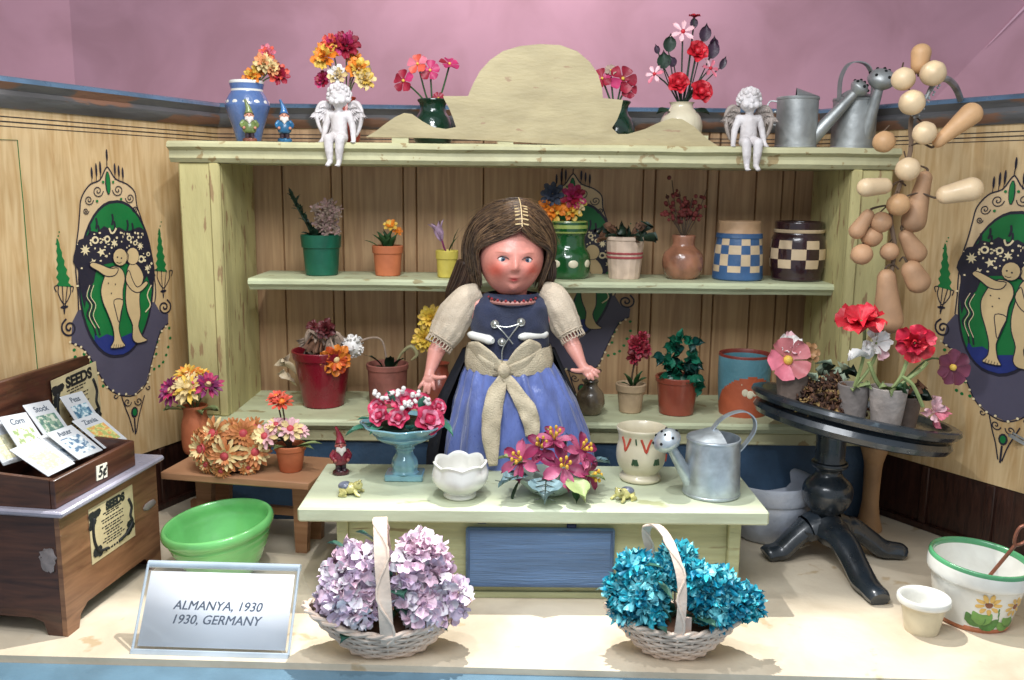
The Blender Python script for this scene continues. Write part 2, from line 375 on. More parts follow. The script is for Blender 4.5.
    body([(131, 262), (138, 267), (142, 277), (139, 288), (138, 300), (139, 315), (137, 326), (141, 336), (146, 340), (136, 343), (131, 338), (131, 325), (126, 312), (124, 298), (125, 282), (126, 268)], h * 8)
    body([(127, 270), (131, 280), (136, 287), (144, 281), (146, 284), (138, 292), (130, 290), (124, 280)], h * 8.6)
    dot(131, 256, 8, 0, h * 8.7, 9.5, 14); dot(131, 256, 7.3, 5, h * 9.2, 8.7, 14)
    body([(113, 266), (120, 269), (123, 278), (121, 290), (121, 303), (119, 316), (117, 328), (120, 340), (123, 346), (109, 348), (112, 340), (111, 328), (106, 314), (101, 302), (99, 290), (102, 278), (106, 269)], h * 10)
    body([(121, 300), (119, 312), (117, 322), (114, 312), (112, 300)], h * 10.6)
    body([(116, 268), (108, 268), (98, 264), (90, 262), (88, 266), (96, 271), (104, 276), (113, 275)], h * 11)
    dot(118, 257, 8.5, 0, h * 11.5, 9.5, 14); dot(118, 257, 7.8, 5, h * 12, 8.7, 14)
    for (x, y) in ((115, 257), (119, 258)): dot(x, y, .9, 0, h * 13)
    line([(114, 262), (117, 263), (119, 262)], .7, 0, h * 13)
    line([(123, 250), (126, 255), (125, 262)], .8, 0, h * 13)
    for (x, y) in ((106, 283), (113, 284), (109, 293)): dot(x, y, .7, 0, h * 13)
    for k in range(5): line([(112 + k * 2.2, 344), (111 + k * 2.4, 348)], .5, 0, h * 13, 0)
    # crown swirls
    for (x, y, R, d) in ((97, 191, 5.5, 1), (117, 190, 5.5, -1), (88, 200, 4.6, 1), (129, 198, 4.6, -1), (85, 211, 3, 1), (134, 209, 3, -1)): spiral(x, y, R, 1.8, 1, h * 5, d)
    dot(107, 183, 3, 0, h * 5, 12); dot(107, 183, 2.2, 1, h * 6, 11)
    for (x, y) in ((102, 182), (112, 182), (96, 201), (120, 199)): dot(x, y, 1.4, 1, h * 6)
    for (x, y, l) in ((91, 173, 6), (95.5, 170, 7), (99.5, 168, 7), (106, 155, 6), (114, 169, 6), (118, 171, 6), (122, 173, 6)):
        dot(x, y, 1.1, 0, h * 4, l); line([(x, y), (x + .3, y + l + 5)], .7, 0, h * 4, 0)
    line([(106, 150), (106, 168)], .8, 0, h * 4, 0)
    # cypresses, urns, spirals
    for (x0, y0, x1, y1, w, ux, uy, sx, sy, sr, d) in ((57, 238, 64, 286, 6.5, 64, 300, 69, 328, 8.5, -1), (159, 228, 161, 271, 5, 163, 284, 164, 307, 7, 1)):
        L = []; Rr = []
        for k in range(12):
            t = k / 11; x = x0 + (x1 - x0) * t; y = y0 + (y1 - y0) * t; ww = w * (.12 + .88 * t) * (1.25 if k % 2 else .8); L.append((x - ww, y)); Rr.append((x + ww, y + 1))
        poly(L + Rr[::-1], 1, h)
        for k in range(4): dot(x0 - 1 + k, y0 - 2 - k * 4 + 8, .8, 1, h)
        line([(ux - 2, uy - 14), (ux - 1, uy + 5), (ux, uy + 14)], 1, 0, h * 2); line([(ux + 3, uy - 14), (ux + 1, uy + 5), (ux, uy + 14)], 1, 0, h * 2)
        line([(ux - 8, uy - 8), (ux - 10, uy - 13), (ux - 6, uy - 14), (ux - 6, uy - 6), (ux, uy + 4), (ux + 6, uy - 6), (ux + 6, uy - 13), (ux + 9, uy - 13), (ux + 8, uy - 8)], 1.1, 0, h * 2)
        dot(ux, uy + 7, 4, 0, h * 2, 1.6)
        spiral(sx, sy, sr, 1.9, 2.0, h * 2, d, -1.2)
    # pendant
    spiral(127, 402, 4, 1.5, 1.1, h * 3, 1); spiral(138, 401, 4, 1.5, 1.1, h * 3, -1); spiral(115, 396, 2.6, 1, 1.1, h * 3, 1); spiral(148, 387, 2.6, 1, 1.1, h * 3, -1)
    line([(121, 396), (125, 408), (129, 418), (133, 432)], 1.3, 0, h * 3); line([(144, 395), (141, 406), (138, 418), (136, 432)], 1.3, 0, h * 3)
    dot(134, 412, 4.2, 0, h * 3, 6); dot(134, 412, 2.6, 1, h * 4, 4); line([(134, 418), (135, 434)], 2, 0, h * 3)
    for (x, y) in ((74, 350), (75, 357), (84, 354), (91, 362), (97, 374), (91, 386), (96, 387), (103, 386), (169, 328), (170, 338), (168, 347), (166, 355), (163, 362), (159, 366), (154, 369), (160, 332), (157, 342), (156, 354)): dot(x, y, 1.7, 1, h)
    return M
med = medallion()
MEDM = [m_navy, m_green, m_purp, m_cream, m_pblue, m_skinp, simple('print_tan', 214, 186, 146, rough=.5, bump=0, var=.06)]
def wall(name, label, a, d, L, up, medpos, mw, grooves=None):
    """panel wall from a along d; local x along the wall, -y toward the room"""
    t = thing(name, label, 'wall', a, atan2(d.y, d.x), k=1)
    p = MB()
    if grooves:
        xs = [0] + sorted(grooves) + [L]; prof = [(0, 0)]
        for g in sorted(grooves): prof += [(g - .014, 0), (g, .05), (g + .014, 0)]
        prof.append((L, 0)); n = len(prof)
        vs = [V((x, y, z)) for z in (ZP, ZT - .05) for x, y in prof]; p.add(vs, [[i, i + 1, n + i + 1, n + i] for i in range(n - 1)])
        p.box(0, L, .06, .12, 0, ZT - .05)
    else: p.box(0, L, 0, .08, ZP, ZT - .05)
    p.build('panel', mw, t, ang=20)
    q = MB(); q.box(0, L, .02, .1, 0, ZP - .003)
    w = MB(); x = .25; n = 0
    while x < L:
        w.box(x, min(L, x + .1), -.02, .018, .02, ZP - .01, bev=.01); x += .85
    w.box(0, L, -.04, .018, 0, .09, bev=.01)
    q.build('wainscot', m_wains, t); w.build('rail', m_wains, t)
    q = MB()
    prof = [(.1, ZT), (-.10, ZT), (-.14, ZT - .03), (-.15, ZT - .06), (-.12, ZT - .10), (-.09, ZT - .14), (-.12, ZT - .19), (-.11, ZT - .24), (-.06, ZT - .29), (-.03, ZT - .32), (.1, ZT - .32)]
    n = len(prof); q.add([V((xx, y, z)) for xx in (0, L) for y, z in prof], [[i, i + 1, n + i + 1, n + i] for i in range(n - 1)] + [list(range(n)), list(range(n, 2 * n))[::-1]], [1, 1, 1] + [0] * (n - 4) + [0] + [0, 0])
    q.build('moulding', [m_mould, m_mtop], t)
    q = MB()
    for z, hh in ((ZT - .40, .012), (ZT - .45, .014), (ZT - .50, .01)): q.box(0, L, -.003, 0, z - hh, z)
    q.build('painted_line', m_line, t)
    if medpos is not None: o = med.build('medallion', MEDM, t, ang=0); o.location = (medpos, -.001, 0)
    return t
L = (LB - LF).length
left = wall('side_wall', 'left side wall of pale blonde wood with a cherub medallion behind the seed counter', LF, dl, L, 1, (WL0 - LF).length + S0, m_wall)
q = MB()
gp = [sz(12, 140), sz(17, 140), sz(38, 380)]; off = (WL0 - LF).length
e = MB(); pts = [V((sz(x, y)[0] + off, -.004, sz(x, y)[1])) for x, y in ((-15, 139), (17, 140), (23, 205), (30, 290), (40, 400), (44, 455))]
e.tube(pts, .009, seg=4, flat=(1, .3)); e.build('green_line', m_green, left, k=1)
dr = (WR0 - WR1).normalized(); RBx = RB
# right wall: local x runs from the back corner toward the camera
nr = V((dr.y, -dr.x, 0))
p = hit(1000, 290, WR0, nr); 
right = wall('side_wall', 'right side wall of pale blonde wood with a cherub medallion behind the black round table', RB, dr, (RF - RB).length, 1, (p - RB).dot(dr), m_wall)
gx = [at(x, YB, 3).x - LB.x for x in (285, 333, 344, 404, 417, 483, 560, 640, 652, 703, 714, 751, 777, 789)]
med_b = at(567, YB, 3).x - LB.x
back = wall('back_wall', 'brown board back wall with vertical grooves seen through the open shelves', LB, V((1, 0, 0)), RB.x - LB.x, 1, med_b + .02, m_back, gx)

# ================================================================ shelf unit
m_pg = mat('pale_green_paint', rgb(192, 188, 148), rough=.55, var=.08, sc=2.2, bump=.25, bs=7, c2=rgb(158, 138, 98), thr=.62, c2sc=7, st=(1, 1, 1))
m_pgv = mat('pale_green_shelf_paint', rgb(196, 202, 166), rough=.5, var=.08, sc=2.2, bump=.2, bs=8, c2=rgb(160, 150, 112), thr=.63, c2sc=6.0, st=(.5, 1, 2))
m_base = simple('dark_blue_base', 52, 78, 104, rough=.55, var=.2)
sh = thing('shelf_unit', 'large pale green shelf unit with scalloped crest standing against the back wall', 'shelf', V((0, 11.1, 0)), k=1)
YS = 11.1
def lx_(px, Y, z): return at(px, Y, z).x
zt = 4.78; zm = 3.09; zb = 1.37
xl, xr = lx_(184, YS, 3), lx_(884, YS, 3)
yb = YB - YS - .16
# top board with moulding
def slab(x0, x1, y0, y1, z0, z1, lip, nm, m):
    q = MB(); prof = [(y1, z1), (y0, z1), (y0 - .03, z1 - .03), (y0 - .03, z1 - .07), (y0 + lip, z1 - .11), (y0 + lip * .7, z0 + .05), (y0 + lip + .03, z0), (y1, z0)]
    n = len(prof)
    cuts = 24; vs = []
    for k in range(cuts + 1):
        x = x0 + (x1 - x0) * k / cuts
        for (y, z) in prof: vs.append(V((x, y + (noise.noise(V((x * 2, z * 5, y))) * .012 if y < y1 else 0), z + noise.noise(V((x * 1.7, 9 + y, z * 4))) * .008)))
    fs = [[k * n + i, k * n + (i + 1) % n, (k + 1) * n + (i + 1) % n, (k + 1) * n + i] for k in range(cuts) for i in range(n)] + [list(range(n))[::-1], [cuts * n + i for i in range(n)]]
    q.add(vs, fs); return q.build(nm, m, sh)
slab(lx_(170, YS, zt), lx_(898, YS, zt), -.1, yb, zt - .25, zt, .05, 'top_board', m_pg)
slab(lx_(252, YS + .55, zm), lx_(837, YS + .45, zm), .38, yb, zm - .15, zm, .02, 'middle_board', m_pgv)
slab(xl + .02, xr + .1, -.12, yb, zb - .14, zb, .03, 'bottom_board', m_pgv)
q = MB(); q.box(xl, xr, -.05, .0, zb - .3, zb - .145, bev=.015); q.build('apron', m_pg, sh)
q = MB(); q.box(xl + .03, xr - .03, 0, yb, 0, zb - .15); q.build('base', m_base, sh)
for sgn, x0 in ((1, xl), (-1, xr)):
    q = MB(); w = .5; xa, xb = (x0, x0 + w) if sgn > 0 else (x0 - w, x0)
    q.box(xa, xb, 0, .09, zb + .003, zt - .253, bev=.02); q.box(*( (xb - .12, xb + .0) if sgn > 0 else (xa, xa + .12)), -.03, -.002, zb + .003, zt - .253, bev=.015)
    q.box(*((xb - .09, xb) if sgn > 0 else (xa, xa + .09)), .093, yb, zb + .003, zt - .253)
    q.box(*((xa, xa + .08) if sgn > 0 else (xb - .08, xb)), .093, yb, zb + .003, zt - .253)
    q.build('side_panel', mat('pale_green_side_paint', rgb(192, 182, 128), rough=.55, var=.1, sc=1.4, bump=.25, bs=6, c2=rgb(156, 130, 92), thr=.6, c2sc=5, st=(2, 2, .5)), sh)
# crest
cp = [(366, 137), (376, 131), (385, 124), (395, 117), (404, 113), (412, 114), (422, 121), (433, 127), (446, 129), (456, 127), (453, 118), (449, 108), (444, 99), (443, 96), (468, 96), (473, 84), (480, 71), (490, 60), (503, 51), (520, 46), (540, 44), (560, 45), (577, 51), (590, 62), (598, 74), (602, 88), (603, 98), (623, 100), (621, 110), (617, 120), (612, 128), (618, 134), (628, 134), (645, 129), (660, 122), (672, 118), (682, 119), (695, 127), (706, 138), (718, 146), (730, 151), (600, 147), (500, 141), (430, 138)]
q = MB(); YC = YS - .02
q.prism([(P(x, y, YC).x, P(x, y, YC).z) for x, y in cp], YC - YS, YC - YS + .1)
q.build('crest', [mat('crest_paint', rgb(176, 162, 124), rough=.6, var=.07, sc=2, bump=.12, bs=12, c2=rgb(160, 134, 104), thr=.66, c2sc=5, st=(.8, 1, 2.4))], sh, ang=50)
q = MB()
for px in (400, 505, 600, 700):
    x = P(px, 140, YC).x; q.box(x - .1, x + .1, YC - YS + .01, YC - YS + .09, zt - .01, P(px, 138, YC).z + .03)
q.build('crest_block', m_pg, sh)
# ================================================================ shared materials
terra = simple('terracotta', 196, 112, 72, rough=.7, var=.1, bump=.1)
terra2 = simple('dark_terracotta', 150, 70, 52, rough=.35, var=.15, coat=.3)
soil = mat('soil', rgb(70, 48, 34), rough=.95, var=.5, sc=9, bump=.6, bs=20)
leafg = simple('leaf_green', 46, 84, 44, rough=.5, var=.35, sc=4)
leafd = simple('leaf_dark', 26, 50, 34, rough=.5, var=.35, sc=4)
leafl = simple('leaf_light', 150, 166, 110, rough=.5, var=.2, sc=4)
leafb = simple('leaf_blue_grey', 112, 142, 150, rough=.5, var=.3, sc=8, bump=.4)
teal_leaf = simple('leaf_teal', 24, 100, 76, rough=.35, var=.3, sc=5)
dryb = simple('dried_brown', 120, 84, 62, rough=.8, var=.35, sc=6)
drygrey = simple('dried_grey', 158, 138, 122, rough=.8, var=.3, sc=6)
red = simple('petal_red', 198, 30, 46, rough=.5, var=.18, sc=5)
dred = simple('petal_dark_red', 150, 24, 50, rough=.5, var=.2, sc=5)
pink = simple('petal_pink', 222, 120, 138, rough=.5, var=.15, sc=5)
ppink = simple('petal_pale_pink', 238, 190, 196, rough=.5, var=.1, sc=5)
coral = simple('petal_coral', 226, 92, 72, rough=.5, var=.15, sc=5)
orange = simple('petal_orange', 236, 138, 42, rough=.5, var=.2, sc=5)
yel = simple('petal_yellow', 236, 196, 84, rough=.5, var=.2, sc=5)
creamp = simple('petal_cream', 232, 208, 150, rough=.6, var=.15, sc=5)
peach = simple('petal_peach', 226, 156, 104, rough=.7, var=.2, sc=6)
purp = simple('petal_purple', 130, 42, 96, rough=.5, var=.2, sc=5)
mage = simple('petal_magenta', 190, 50, 104, rough=.5, var=.2, sc=5)
white = simple('petal_white', 238, 234, 230, rough=.5, var=.06, sc=5)
stemm = simple('stem_green', 92, 110, 62, rough=.6)
stemb = simple('stem_brown', 84, 66, 50, rough=.7)
plaster = mat('plaster', rgb(214, 208, 208), rough=.65, var=.08, sc=7, bump=.2, bs=30)
galv = mat('galvanised', rgb(196, 206, 214), rough=.38, var=.2, sc=5, bump=.08, bs=9, metal=.7, rvar=.12)
galvd = mat('dull_galvanised', rgb(168, 172, 172), rough=.45, var=.25, sc=3, bump=.1, bs=9, metal=.55, rvar=.12)
hole = simple('hole', 18, 18, 20, rough=.9)
wceram = mat('white_ceramic', rgb(232, 232, 226), rough=.22, var=.03, sc=3, bump=.02, coat=.4)
cceram = mat('cream_ceramic', rgb(222, 212, 184), rough=.35, var=.06, sc=3, bump=.03, coat=.25)
def on(px, Y, z): return at(px, Y, z + .002)
def pot_prof(rb, rt, h, lip=0, lh=0, th=2.2, soilz=.82):
    """outer wall from the base up, over the rim, down inside to the soil level"""
    p = [(rb * .92, 0), (rb, .8)]
    if lip: zl = h - lh; rl = rb + (rt - rb) * zl / h; p += [(rl, zl), (rl + .2, zl + .05), (rl + lip, zl + .6), (rt + lip, h - .8), (rt + lip - .7, h)]
    else: p += [((rb + rt) / 2, h / 2), (rt, h - .8), (rt - .6, h)]
    ri = rt + lip - th; zi = h * soilz; p += [(ri, h - .2), (ri - .3, h - 1), (rb + (rt - rb) * soilz - th * .8, zi), (0.001, zi)]
    return p
def potpart(t, rb, rt, h, m, lip=0, lh=0, name='pot', seg=36, mats=None, mf=None, sm=soil, soilz=.82):
    b = MB(); pr = pot_prof(rb, rt, h, lip, lh, soilz=soilz); b.lathe(pr, seg, mf=mf); o = b.build(name, mats or m, t)
    if sm:
        s = MB(); s.ball((0, 0, h * soilz - 1), rb + (rt - rb) * soilz - 1.8, sq=(1, 1, .22), fn=lambda v: 1 + .12 * noise.noise(v * 6)); s.build('soil', sm, o)
    return o
def stem(t, pts, r=.7, m=stemm, name='stem', parent=None): b = MB(); b.tube(pts, r, seg=6, sub=4); return b.build(name, m, parent or t)
def fl(t, c, n, R, mats, name='flower', centre=None, cr=.22, label=None, **kw):
    b = MB(); b.flower(c, n, R, m=tuple(range(len(mats))), **kw); o = b.build(name, mats, t, ang=0, label=label)
    if centre:
        c = V(c); nn = V(n).normalized(); q = MB(); q.ball(c + nn * R * .1, R * cr, seg=10, ring=6, fn=lambda v: 1 + .15 * noise.noise(v * 9)); q.build('flower_centre', centre, o)
    return o
def rose(t, c, n, R, mats): b = MB(); b.rose(c, n, R, m=tuple(range(len(mats)))); return b.build('rose', mats, t, ang=0)
def leaves(t, L, m, name='leaf', **kw):
    for (o, d, l, w) in L: b = MB(); b.leaf(o, d, l, w, **kw); b.build(name, m, t, ang=0)
F_ = V((0, -1, .25))
# ================================================================ TOP SHELF (z = zt)
# blue vase with white dots
t = thing('vase', 'blue vase with white dots holding a small orange and red bouquet', 'vase', on(249, 11.55, zt), group=None)
b = MB(); b.lathe([(11, 0), (12, 2), (15, 14), (21, 33), (21.5, 38), (18, 46), (15.5, 50), (16.5, 56), (17, 59), (15.5, 60), (13.5, 54), (12, 48), (.01, 46)], 40, sub=3, mf=lambda i, j, p, q: 1 if (p[1] > 49 and p[1] < 51.5 or p[1] > 56) else 0)
o = b.build('body', [mat('blue_glaze', rgb(88, 116, 168), rough=.25, var=.12, sc=5, coat=.5), wceram], t)
for k in range(12):
    a = k * 2 * pi / 12 + .2; q = MB(); q.ball((21 * cos(a), 21 * sin(a), 38), 4, sq=(.9, .9, 1), M=None); 
    q = MB(); q.ball((20.6 * cos(a), 20.6 * sin(a), 37), 3.6, sq=(.35, .35, 1.2) if False else (1, 1, 1.15), M=Matrix.Rotation(a, 3, 'Z') @ Matrix.Scale(.25, 3, (1, 0, 0))); q.build('white_dot', wceram, o)
for (x, y, z, R, ms) in ((8, -8, 64, 9, [orange, yel]), (20, -8, 76, 10, [creamp, peach]), (33, -4, 66, 11, [dred, coral]), (22, -2, 86, 9, [coral, pink]), (28, -10, 72, 8, [peach, creamp]), (14, -4, 72, 8, [yel, orange])):
    stem(t, [(0, 0, 48), (x * .6, y * .5, 62), (x, y, z)]); fl(t, (x, y, z), (x * .02 + U(-.4, .4), -1, .3), R, ms, np=9, layers=3, W=.5, cup=.35, ruf=.12)
# ------------------------------------------------- gnomes
def gnome(loc, label, coat_, hat, h, rz=0, base=None, skin=None, name='garden_gnome', grp=None):
    t = thing(name, label, 'figurine', loc, rz); s = h / 50
    f = lambda *a: tuple(x * s for x in a)
    sk = skin or simple('gnome_skin', 200, 140, 116, rough=.5)
    b = MB(); b.lathe([f(8, 0), f(9, 1.5), f(8.5, 4), f(7, 5)], 18, sy=.8); b.build('base', base or coat_, t)
    b = MB()
    for x in (-3, 3): b.tube([f(x, 0, 4), f(x * .9, 0, 9), f(x * .8, 0, 15)], [2.8 * s, 3 * s, 3.6 * s], seg=10); b.ball(f(x, -2.5, 5.5), 3 * s, sq=(.9, 1.5, .7), seg=10, ring=6)
    b.build('trousers', simple('gnome_trousers_' + coat_.name, 60, 44, 52, rough=.4), t)
    b = MB(); b.lathe([f(6, 11), f(8, 13), f(8.6, 18), f(7.2, 24), f(5, 28), f(.01, 30)], 18, sub=3, sy=.85)
    for sg in (-1, 1): b.tube([f(sg * 6, 0, 26), f(sg * 9.6, -1, 21), f(sg * 7.2, -6, 17.5)], [2.6 * s, 2.5 * s, 2 * s], seg=9, sub=3)
    for sg in (-1, 1): q = MB(); q.ball(f(sg * 6.6, -7, 17), 1.9 * s, seg=8, ring=6); q.build('hand', sk, t)
    b.build('jacket', coat_, t)
    b = MB(); b.ball(f(0, -1, 31.5), 4.9 * s, sq=(1, 1, 1.05)); b.ball(f(0, -5.6, 31), 1.7 * s, seg=8, ring=6)
    for sg in (-1, 1): b.ball(f(sg * 4.4, -1, 31.5), 1.8 * s, seg=8, ring=6)
    b.build('head', sk, t)
    b = MB()
    for k in range(9):
        a = (k - 4) * .26; b.tube([f(4.2 * sin(a), -1 - 4.4 * cos(a), 30.5), f(4.5 * sin(a), -2.5 - 5 * cos(a), 27), f(2.2 * sin(a), -3.5 - 4.3 * cos(a), 22 + abs(k - 4) * .8)], [1.4 * s, 1.5 * s, .4 * s], seg=6)
    b.build('beard', simple('gnome_beard', 222, 214, 208, rough=.7), t)
    for sg in (-1, 1): q = MB(); q.ball(f(sg * 1.9, -5.3, 33), .65 * s, seg=6, ring=5); q.build('eye', hole, t)
    b = MB(); b.tube([f(0, -.5, 33.5), f(0, 0, 35), f(-.5, .5, 41), f(-2.5, .5, 47), f(-4.5, 0, 52)], [6 * s, 5.4 * s, 3.5 * s, 2 * s, 1.3 * s], seg=14, sub=4); b.build('hat', hat, t); return t
gl = lambda n, r, g, bb: simple(n, r, g, bb, rough=.28, var=.3, sc=14, coat=.4)
gnome(on(250, 11.18, zt), 'green hatted gnome with brown base in front of the blue vase', gl('gnome_green', 112, 130, 74), gl('gnome_green2', 120, 134, 84), 40, .3, base=gl('gnome_brown', 130, 78, 62))
gnome(on(285, 11.2, zt), 'tiny blue gnome with a pointed blue hat on the top board', gl('gnome_blue', 38, 100, 142), gl('gnome_blue2', 56, 110, 162), 40, .25)
# ------------------------------------------------- skin-modifier bodies
def skinbody(nodes, edges, name, m, parent, extra=None, voxel=1.0, sub=2, smooth=3, k=None, post=None, colors=None):
    """nodes: {id:(x,y,z,r)}; one continuous surface grown from the joints"""
    B = MB()
    for i, q in nodes.items(): B.ball(q[:3], q[3] * .9, seg=18, ring=12)
    for a, c in edges:
        A_, C2 = V(nodes[a][:3]), V(nodes[c][:3]); ra, rc = nodes[a][3] * .9, nodes[c][3] * .9; B.tube([A_.lerp(C2, k / 4) for k in range(5)], [ra + (rc - ra) * k / 4 for k in range(5)], seg=18)
    if extra: extra(B)
    me2 = bpy.data.meshes.new('r'); me2.from_pydata([tuple(v) for v in B.v], [], B.f); o = bpy.data.objects.new('r', me2); col.objects.link(o)
    rm = o.modifiers.new('r', 'REMESH'); rm.mode = 'VOXEL'; rm.voxel_size = voxel; rm.use_smooth_shade = True
    if smooth: sm = o.modifiers.new('m', 'SMOOTH'); sm.iterations = smooth; sm.factor = .4
    dg = bpy.context.evaluated_depsgraph_get(); m3 = bpy.data.meshes.new_from_object(o.evaluated_get(dg)); bpy.data.objects.remove(o)
    kk = K if k is None else k
    if post:
        for v in m3.vertices: v.co = post(v.co)
    if colors:
        at_ = m3.color_attributes.new('paint', 'FLOAT_COLOR', 'POINT')
        for i, v in enumerate(m3.vertices): at_.data[i].color = (*colors(v.co), 1)
    for v in m3.vertices: v.co *= kk
    m3.polygons.foreach_set('use_smooth', [True] * len(m3.polygons)); m3.materials.clear(); m3.materials.append(m); m3.name = name
    r = bpy.data.objects.new(name, m3); col.objects.link(r); r.parent = parent; return r
def angel(loc, label, rz, mirror=1, wingm=None, tilt=0):
    t = thing('cherub_figurine', label, 'figurine', loc, rz, group='white cherubs seated on the top board')
    N = {'pel': (0, 3, 5, 9), 'bel': (0, 1, 13, 9.2), 'che': (0, 2, 24, 8.6), 'nek': (0, 1.5, 32, 4.2), 'hed': (0, 0, 36, 5)}
    E = [('pel', 'bel'), ('bel', 'che'), ('che', 'nek'), ('nek', 'hed')]
    for s, n in ((-1, 'l'), (1, 'r')):
        N[n + 's'] = (s * 10, 2, 28, 4.2); N[n + 'e'] = (s * 14, 2, 16, 3.7); N[n + 'w'] = (s * 15.5, -1, 4, 2.8); N[n + 'h'] = (s * 16.5, -4, 1, 2.6)
        E += [('che', n + 's'), (n + 's', n + 'e'), (n + 'e', n + 'w'), (n + 'w', n + 'h')]
        N[n + 'p'] = (s * 5, -4, 4.5, 6.4); N[n + 'k'] = (s * 6, -14, 3, 5.4); N[n + 'c'] = (s * 5.2, -14.5, -9, 4.6); N[n + 'a'] = (s * 4.6, -14, -19, 3); N[n + 'f'] = (s * 5.4, -19, -22, 2.5)
        E += [('pel', n + 'p'), (n + 'p', n + 'k'), (n + 'k', n + 'c'), (n + 'c', n + 'a'), (n + 'a', n + 'f')]
    hc = V((mirror * 1.5, -1, 45))
    def ex(B):
        B.ball(hc, 10.5, sq=(.95, 1, 1.08), seg=28, ring=20); B.ball(hc + V((0, -10, -1.5)), 1.9, seg=8, ring=6)
        for s in (-1, 1):
            B.ball(hc + V((s * 5, -6.5, -4.5)), 3.8, seg=12, ring=8); B.ball(hc + V((s * 10, 0, -1)), 2, seg=8, ring=6)
            B.ball(hc + V((s * 3.6, -8.6, 3)), 2.2, sq=(1.2, 1, .7), seg=10, ring=6)
            for f in range(5): B.tube([(s * 16, -3, 2), (s * (14.5 + f * 1.1), -7 - (2 - abs(f - 2)) * .8, .4)], [1.2, .9], seg=6)
            for f in range(5): B.ball((s * (3 + f * 1.1), -21.5 + abs(f - 1) * .5, -22.6), .95 - f * .07, seg=6, ring=5)
        B.ball(hc + V((0, -8.6, -6.6)), 2.2, seg=8, ring=6); B.tube([hc + V((-2.4, -9.2, -4.5)), hc + V((0, -10.1, -4.9)), hc + V((2.4, -9.2, -4.5))], .75, seg=6)
    skinbody(N, E, 'body', plaster, t, extra=ex, voxel=.7, smooth=2)
    b = MB()
    for k in range(70):
        a = k * 2.4; z = 1 - 1.35 * (k / 70); r = sqrt(max(0, 1 - z * z)); d = V((r * cos(a), r * sin(a), z))
        if d.y < -.45 and d.z < .55: continue
        b.ball(hc + V((d.x * 10.4, d.y * 10.6, d.z * 11.2)), U(2, 3.2), seg=8, ring=6)
    b.build('curly_hair', plaster, t, ang=0)
    for s in (-1, 1):
        w = MB(); M = Matrix.Translation((s * 7, 7, 26)) @ Matrix.Rotation(s * -.35, 4, 'Z')
        for row, (n_, l, z0) in enumerate(((7, 30, 4), (6, 20, 7), (5, 12, 9))):
            for k in range(n_):
                x = s * (3 + k * 2.1); a0 = V((s * 1.5 + x * .35, -row * 1.1, z0 + 4 - k * .6)); d = V((s * (.32 + .06 * k) * 1, 0, -1 + .1 * k)).normalized()
                if row == 0 or True:
                    o_ = a0 + V((x * .45, 0, 2 - abs(k - 3) * .6)); w.leaf(M @ o_, (M.to_3x3() @ d), l * .62 * (1 - .05 * k), 4.2, up=M.to_3x3() @ V((0, -1, 0)), curl=.12, cup=.1)
        w.tube([M @ V((0, 1, -2)), M @ V((s * 4, 1, 11)), M @ V((s * 12, 1, 12)), M @ V((s * 17, 1, 2)), M @ V((s * 14, 1, -12)), M @ V((s * 8, 1, -20)), M @ V((s * 3, 1, -12))], [2, 2.6, 2.8, 2.4, 1.8, 1.2, 1.2], seg=8, sub=4)
        w.prism([(M @ V((s * a_, 0, c_))).to_2d()[:1] + (M @ V((s * a_, 0, c_)))[2:3] for a_, c_ in ((0, -2), (4, 11), (12, 12), (17, 2), (14, -12), (8, -20), (3, -12))], 7.5, 9.5)
        w.build('wing', plaster if not wingm else wingm, t, ang=0)
    return t
def a_loc(px): return V(at(px, 11.1 - .02, zt))
wing_d = mat('aged_plaster', rgb(168, 156, 148), rough=.7, var=.15, sc=8, bump=.3, bs=20)
angel(a_loc(339), 'white plaster cherub on the board edge with orange flowers behind its head', -.15, 1)
angel(a_loc(748), 'white plaster cherub on the board edge beside the watering cans', .05, -1, wing_d)
# vase behind left cherub
t = thing('vase', 'orange red vase of orange and magenta flowers behind the seated cherub', 'vase', on(347, 11.75, zt))
b = MB(); b.lathe([(10, 0), (13, 6), (13, 20), (9, 34), (8, 42), (10, 46), (8, 46), (6, 40), (.01, 30)], 28, sub=3); b.build('body', simple('red_orange_glaze', 176, 62, 40, rough=.3, coat=.4), t)
for (x, y, z, R, ms) in ((-18, -6, 84, 14, [orange, yel]), (2, -4, 95, 14, [mage, dred]), (-12, -4, 96, 11, [mage, coral]), (14, -8, 72, 12, [yel, orange]), (20, -10, 62, 11, [yel, creamp]), (-6, -10, 66, 10, [creamp, white]), (-22, -2, 62, 9, [dred, mage]), (8, 0, 84, 8, [orange, peach])):
    stem(t, [(0, 0, 40), (x * .5, y * .4, 62), (x, y, z)]); fl(t, (x, y, z), (x * .02, -1, .35), R, ms, np=9, layers=3, W=.55, cup=.35, ruf=.14)
q = MB(); q.tube([(0, 0, 42), (8, -4, 70), (20, -4, 80), (26, -6, 72), (22, -8, 62)], .8, seg=6, sub=4); q.build('stem', drygrey, t)
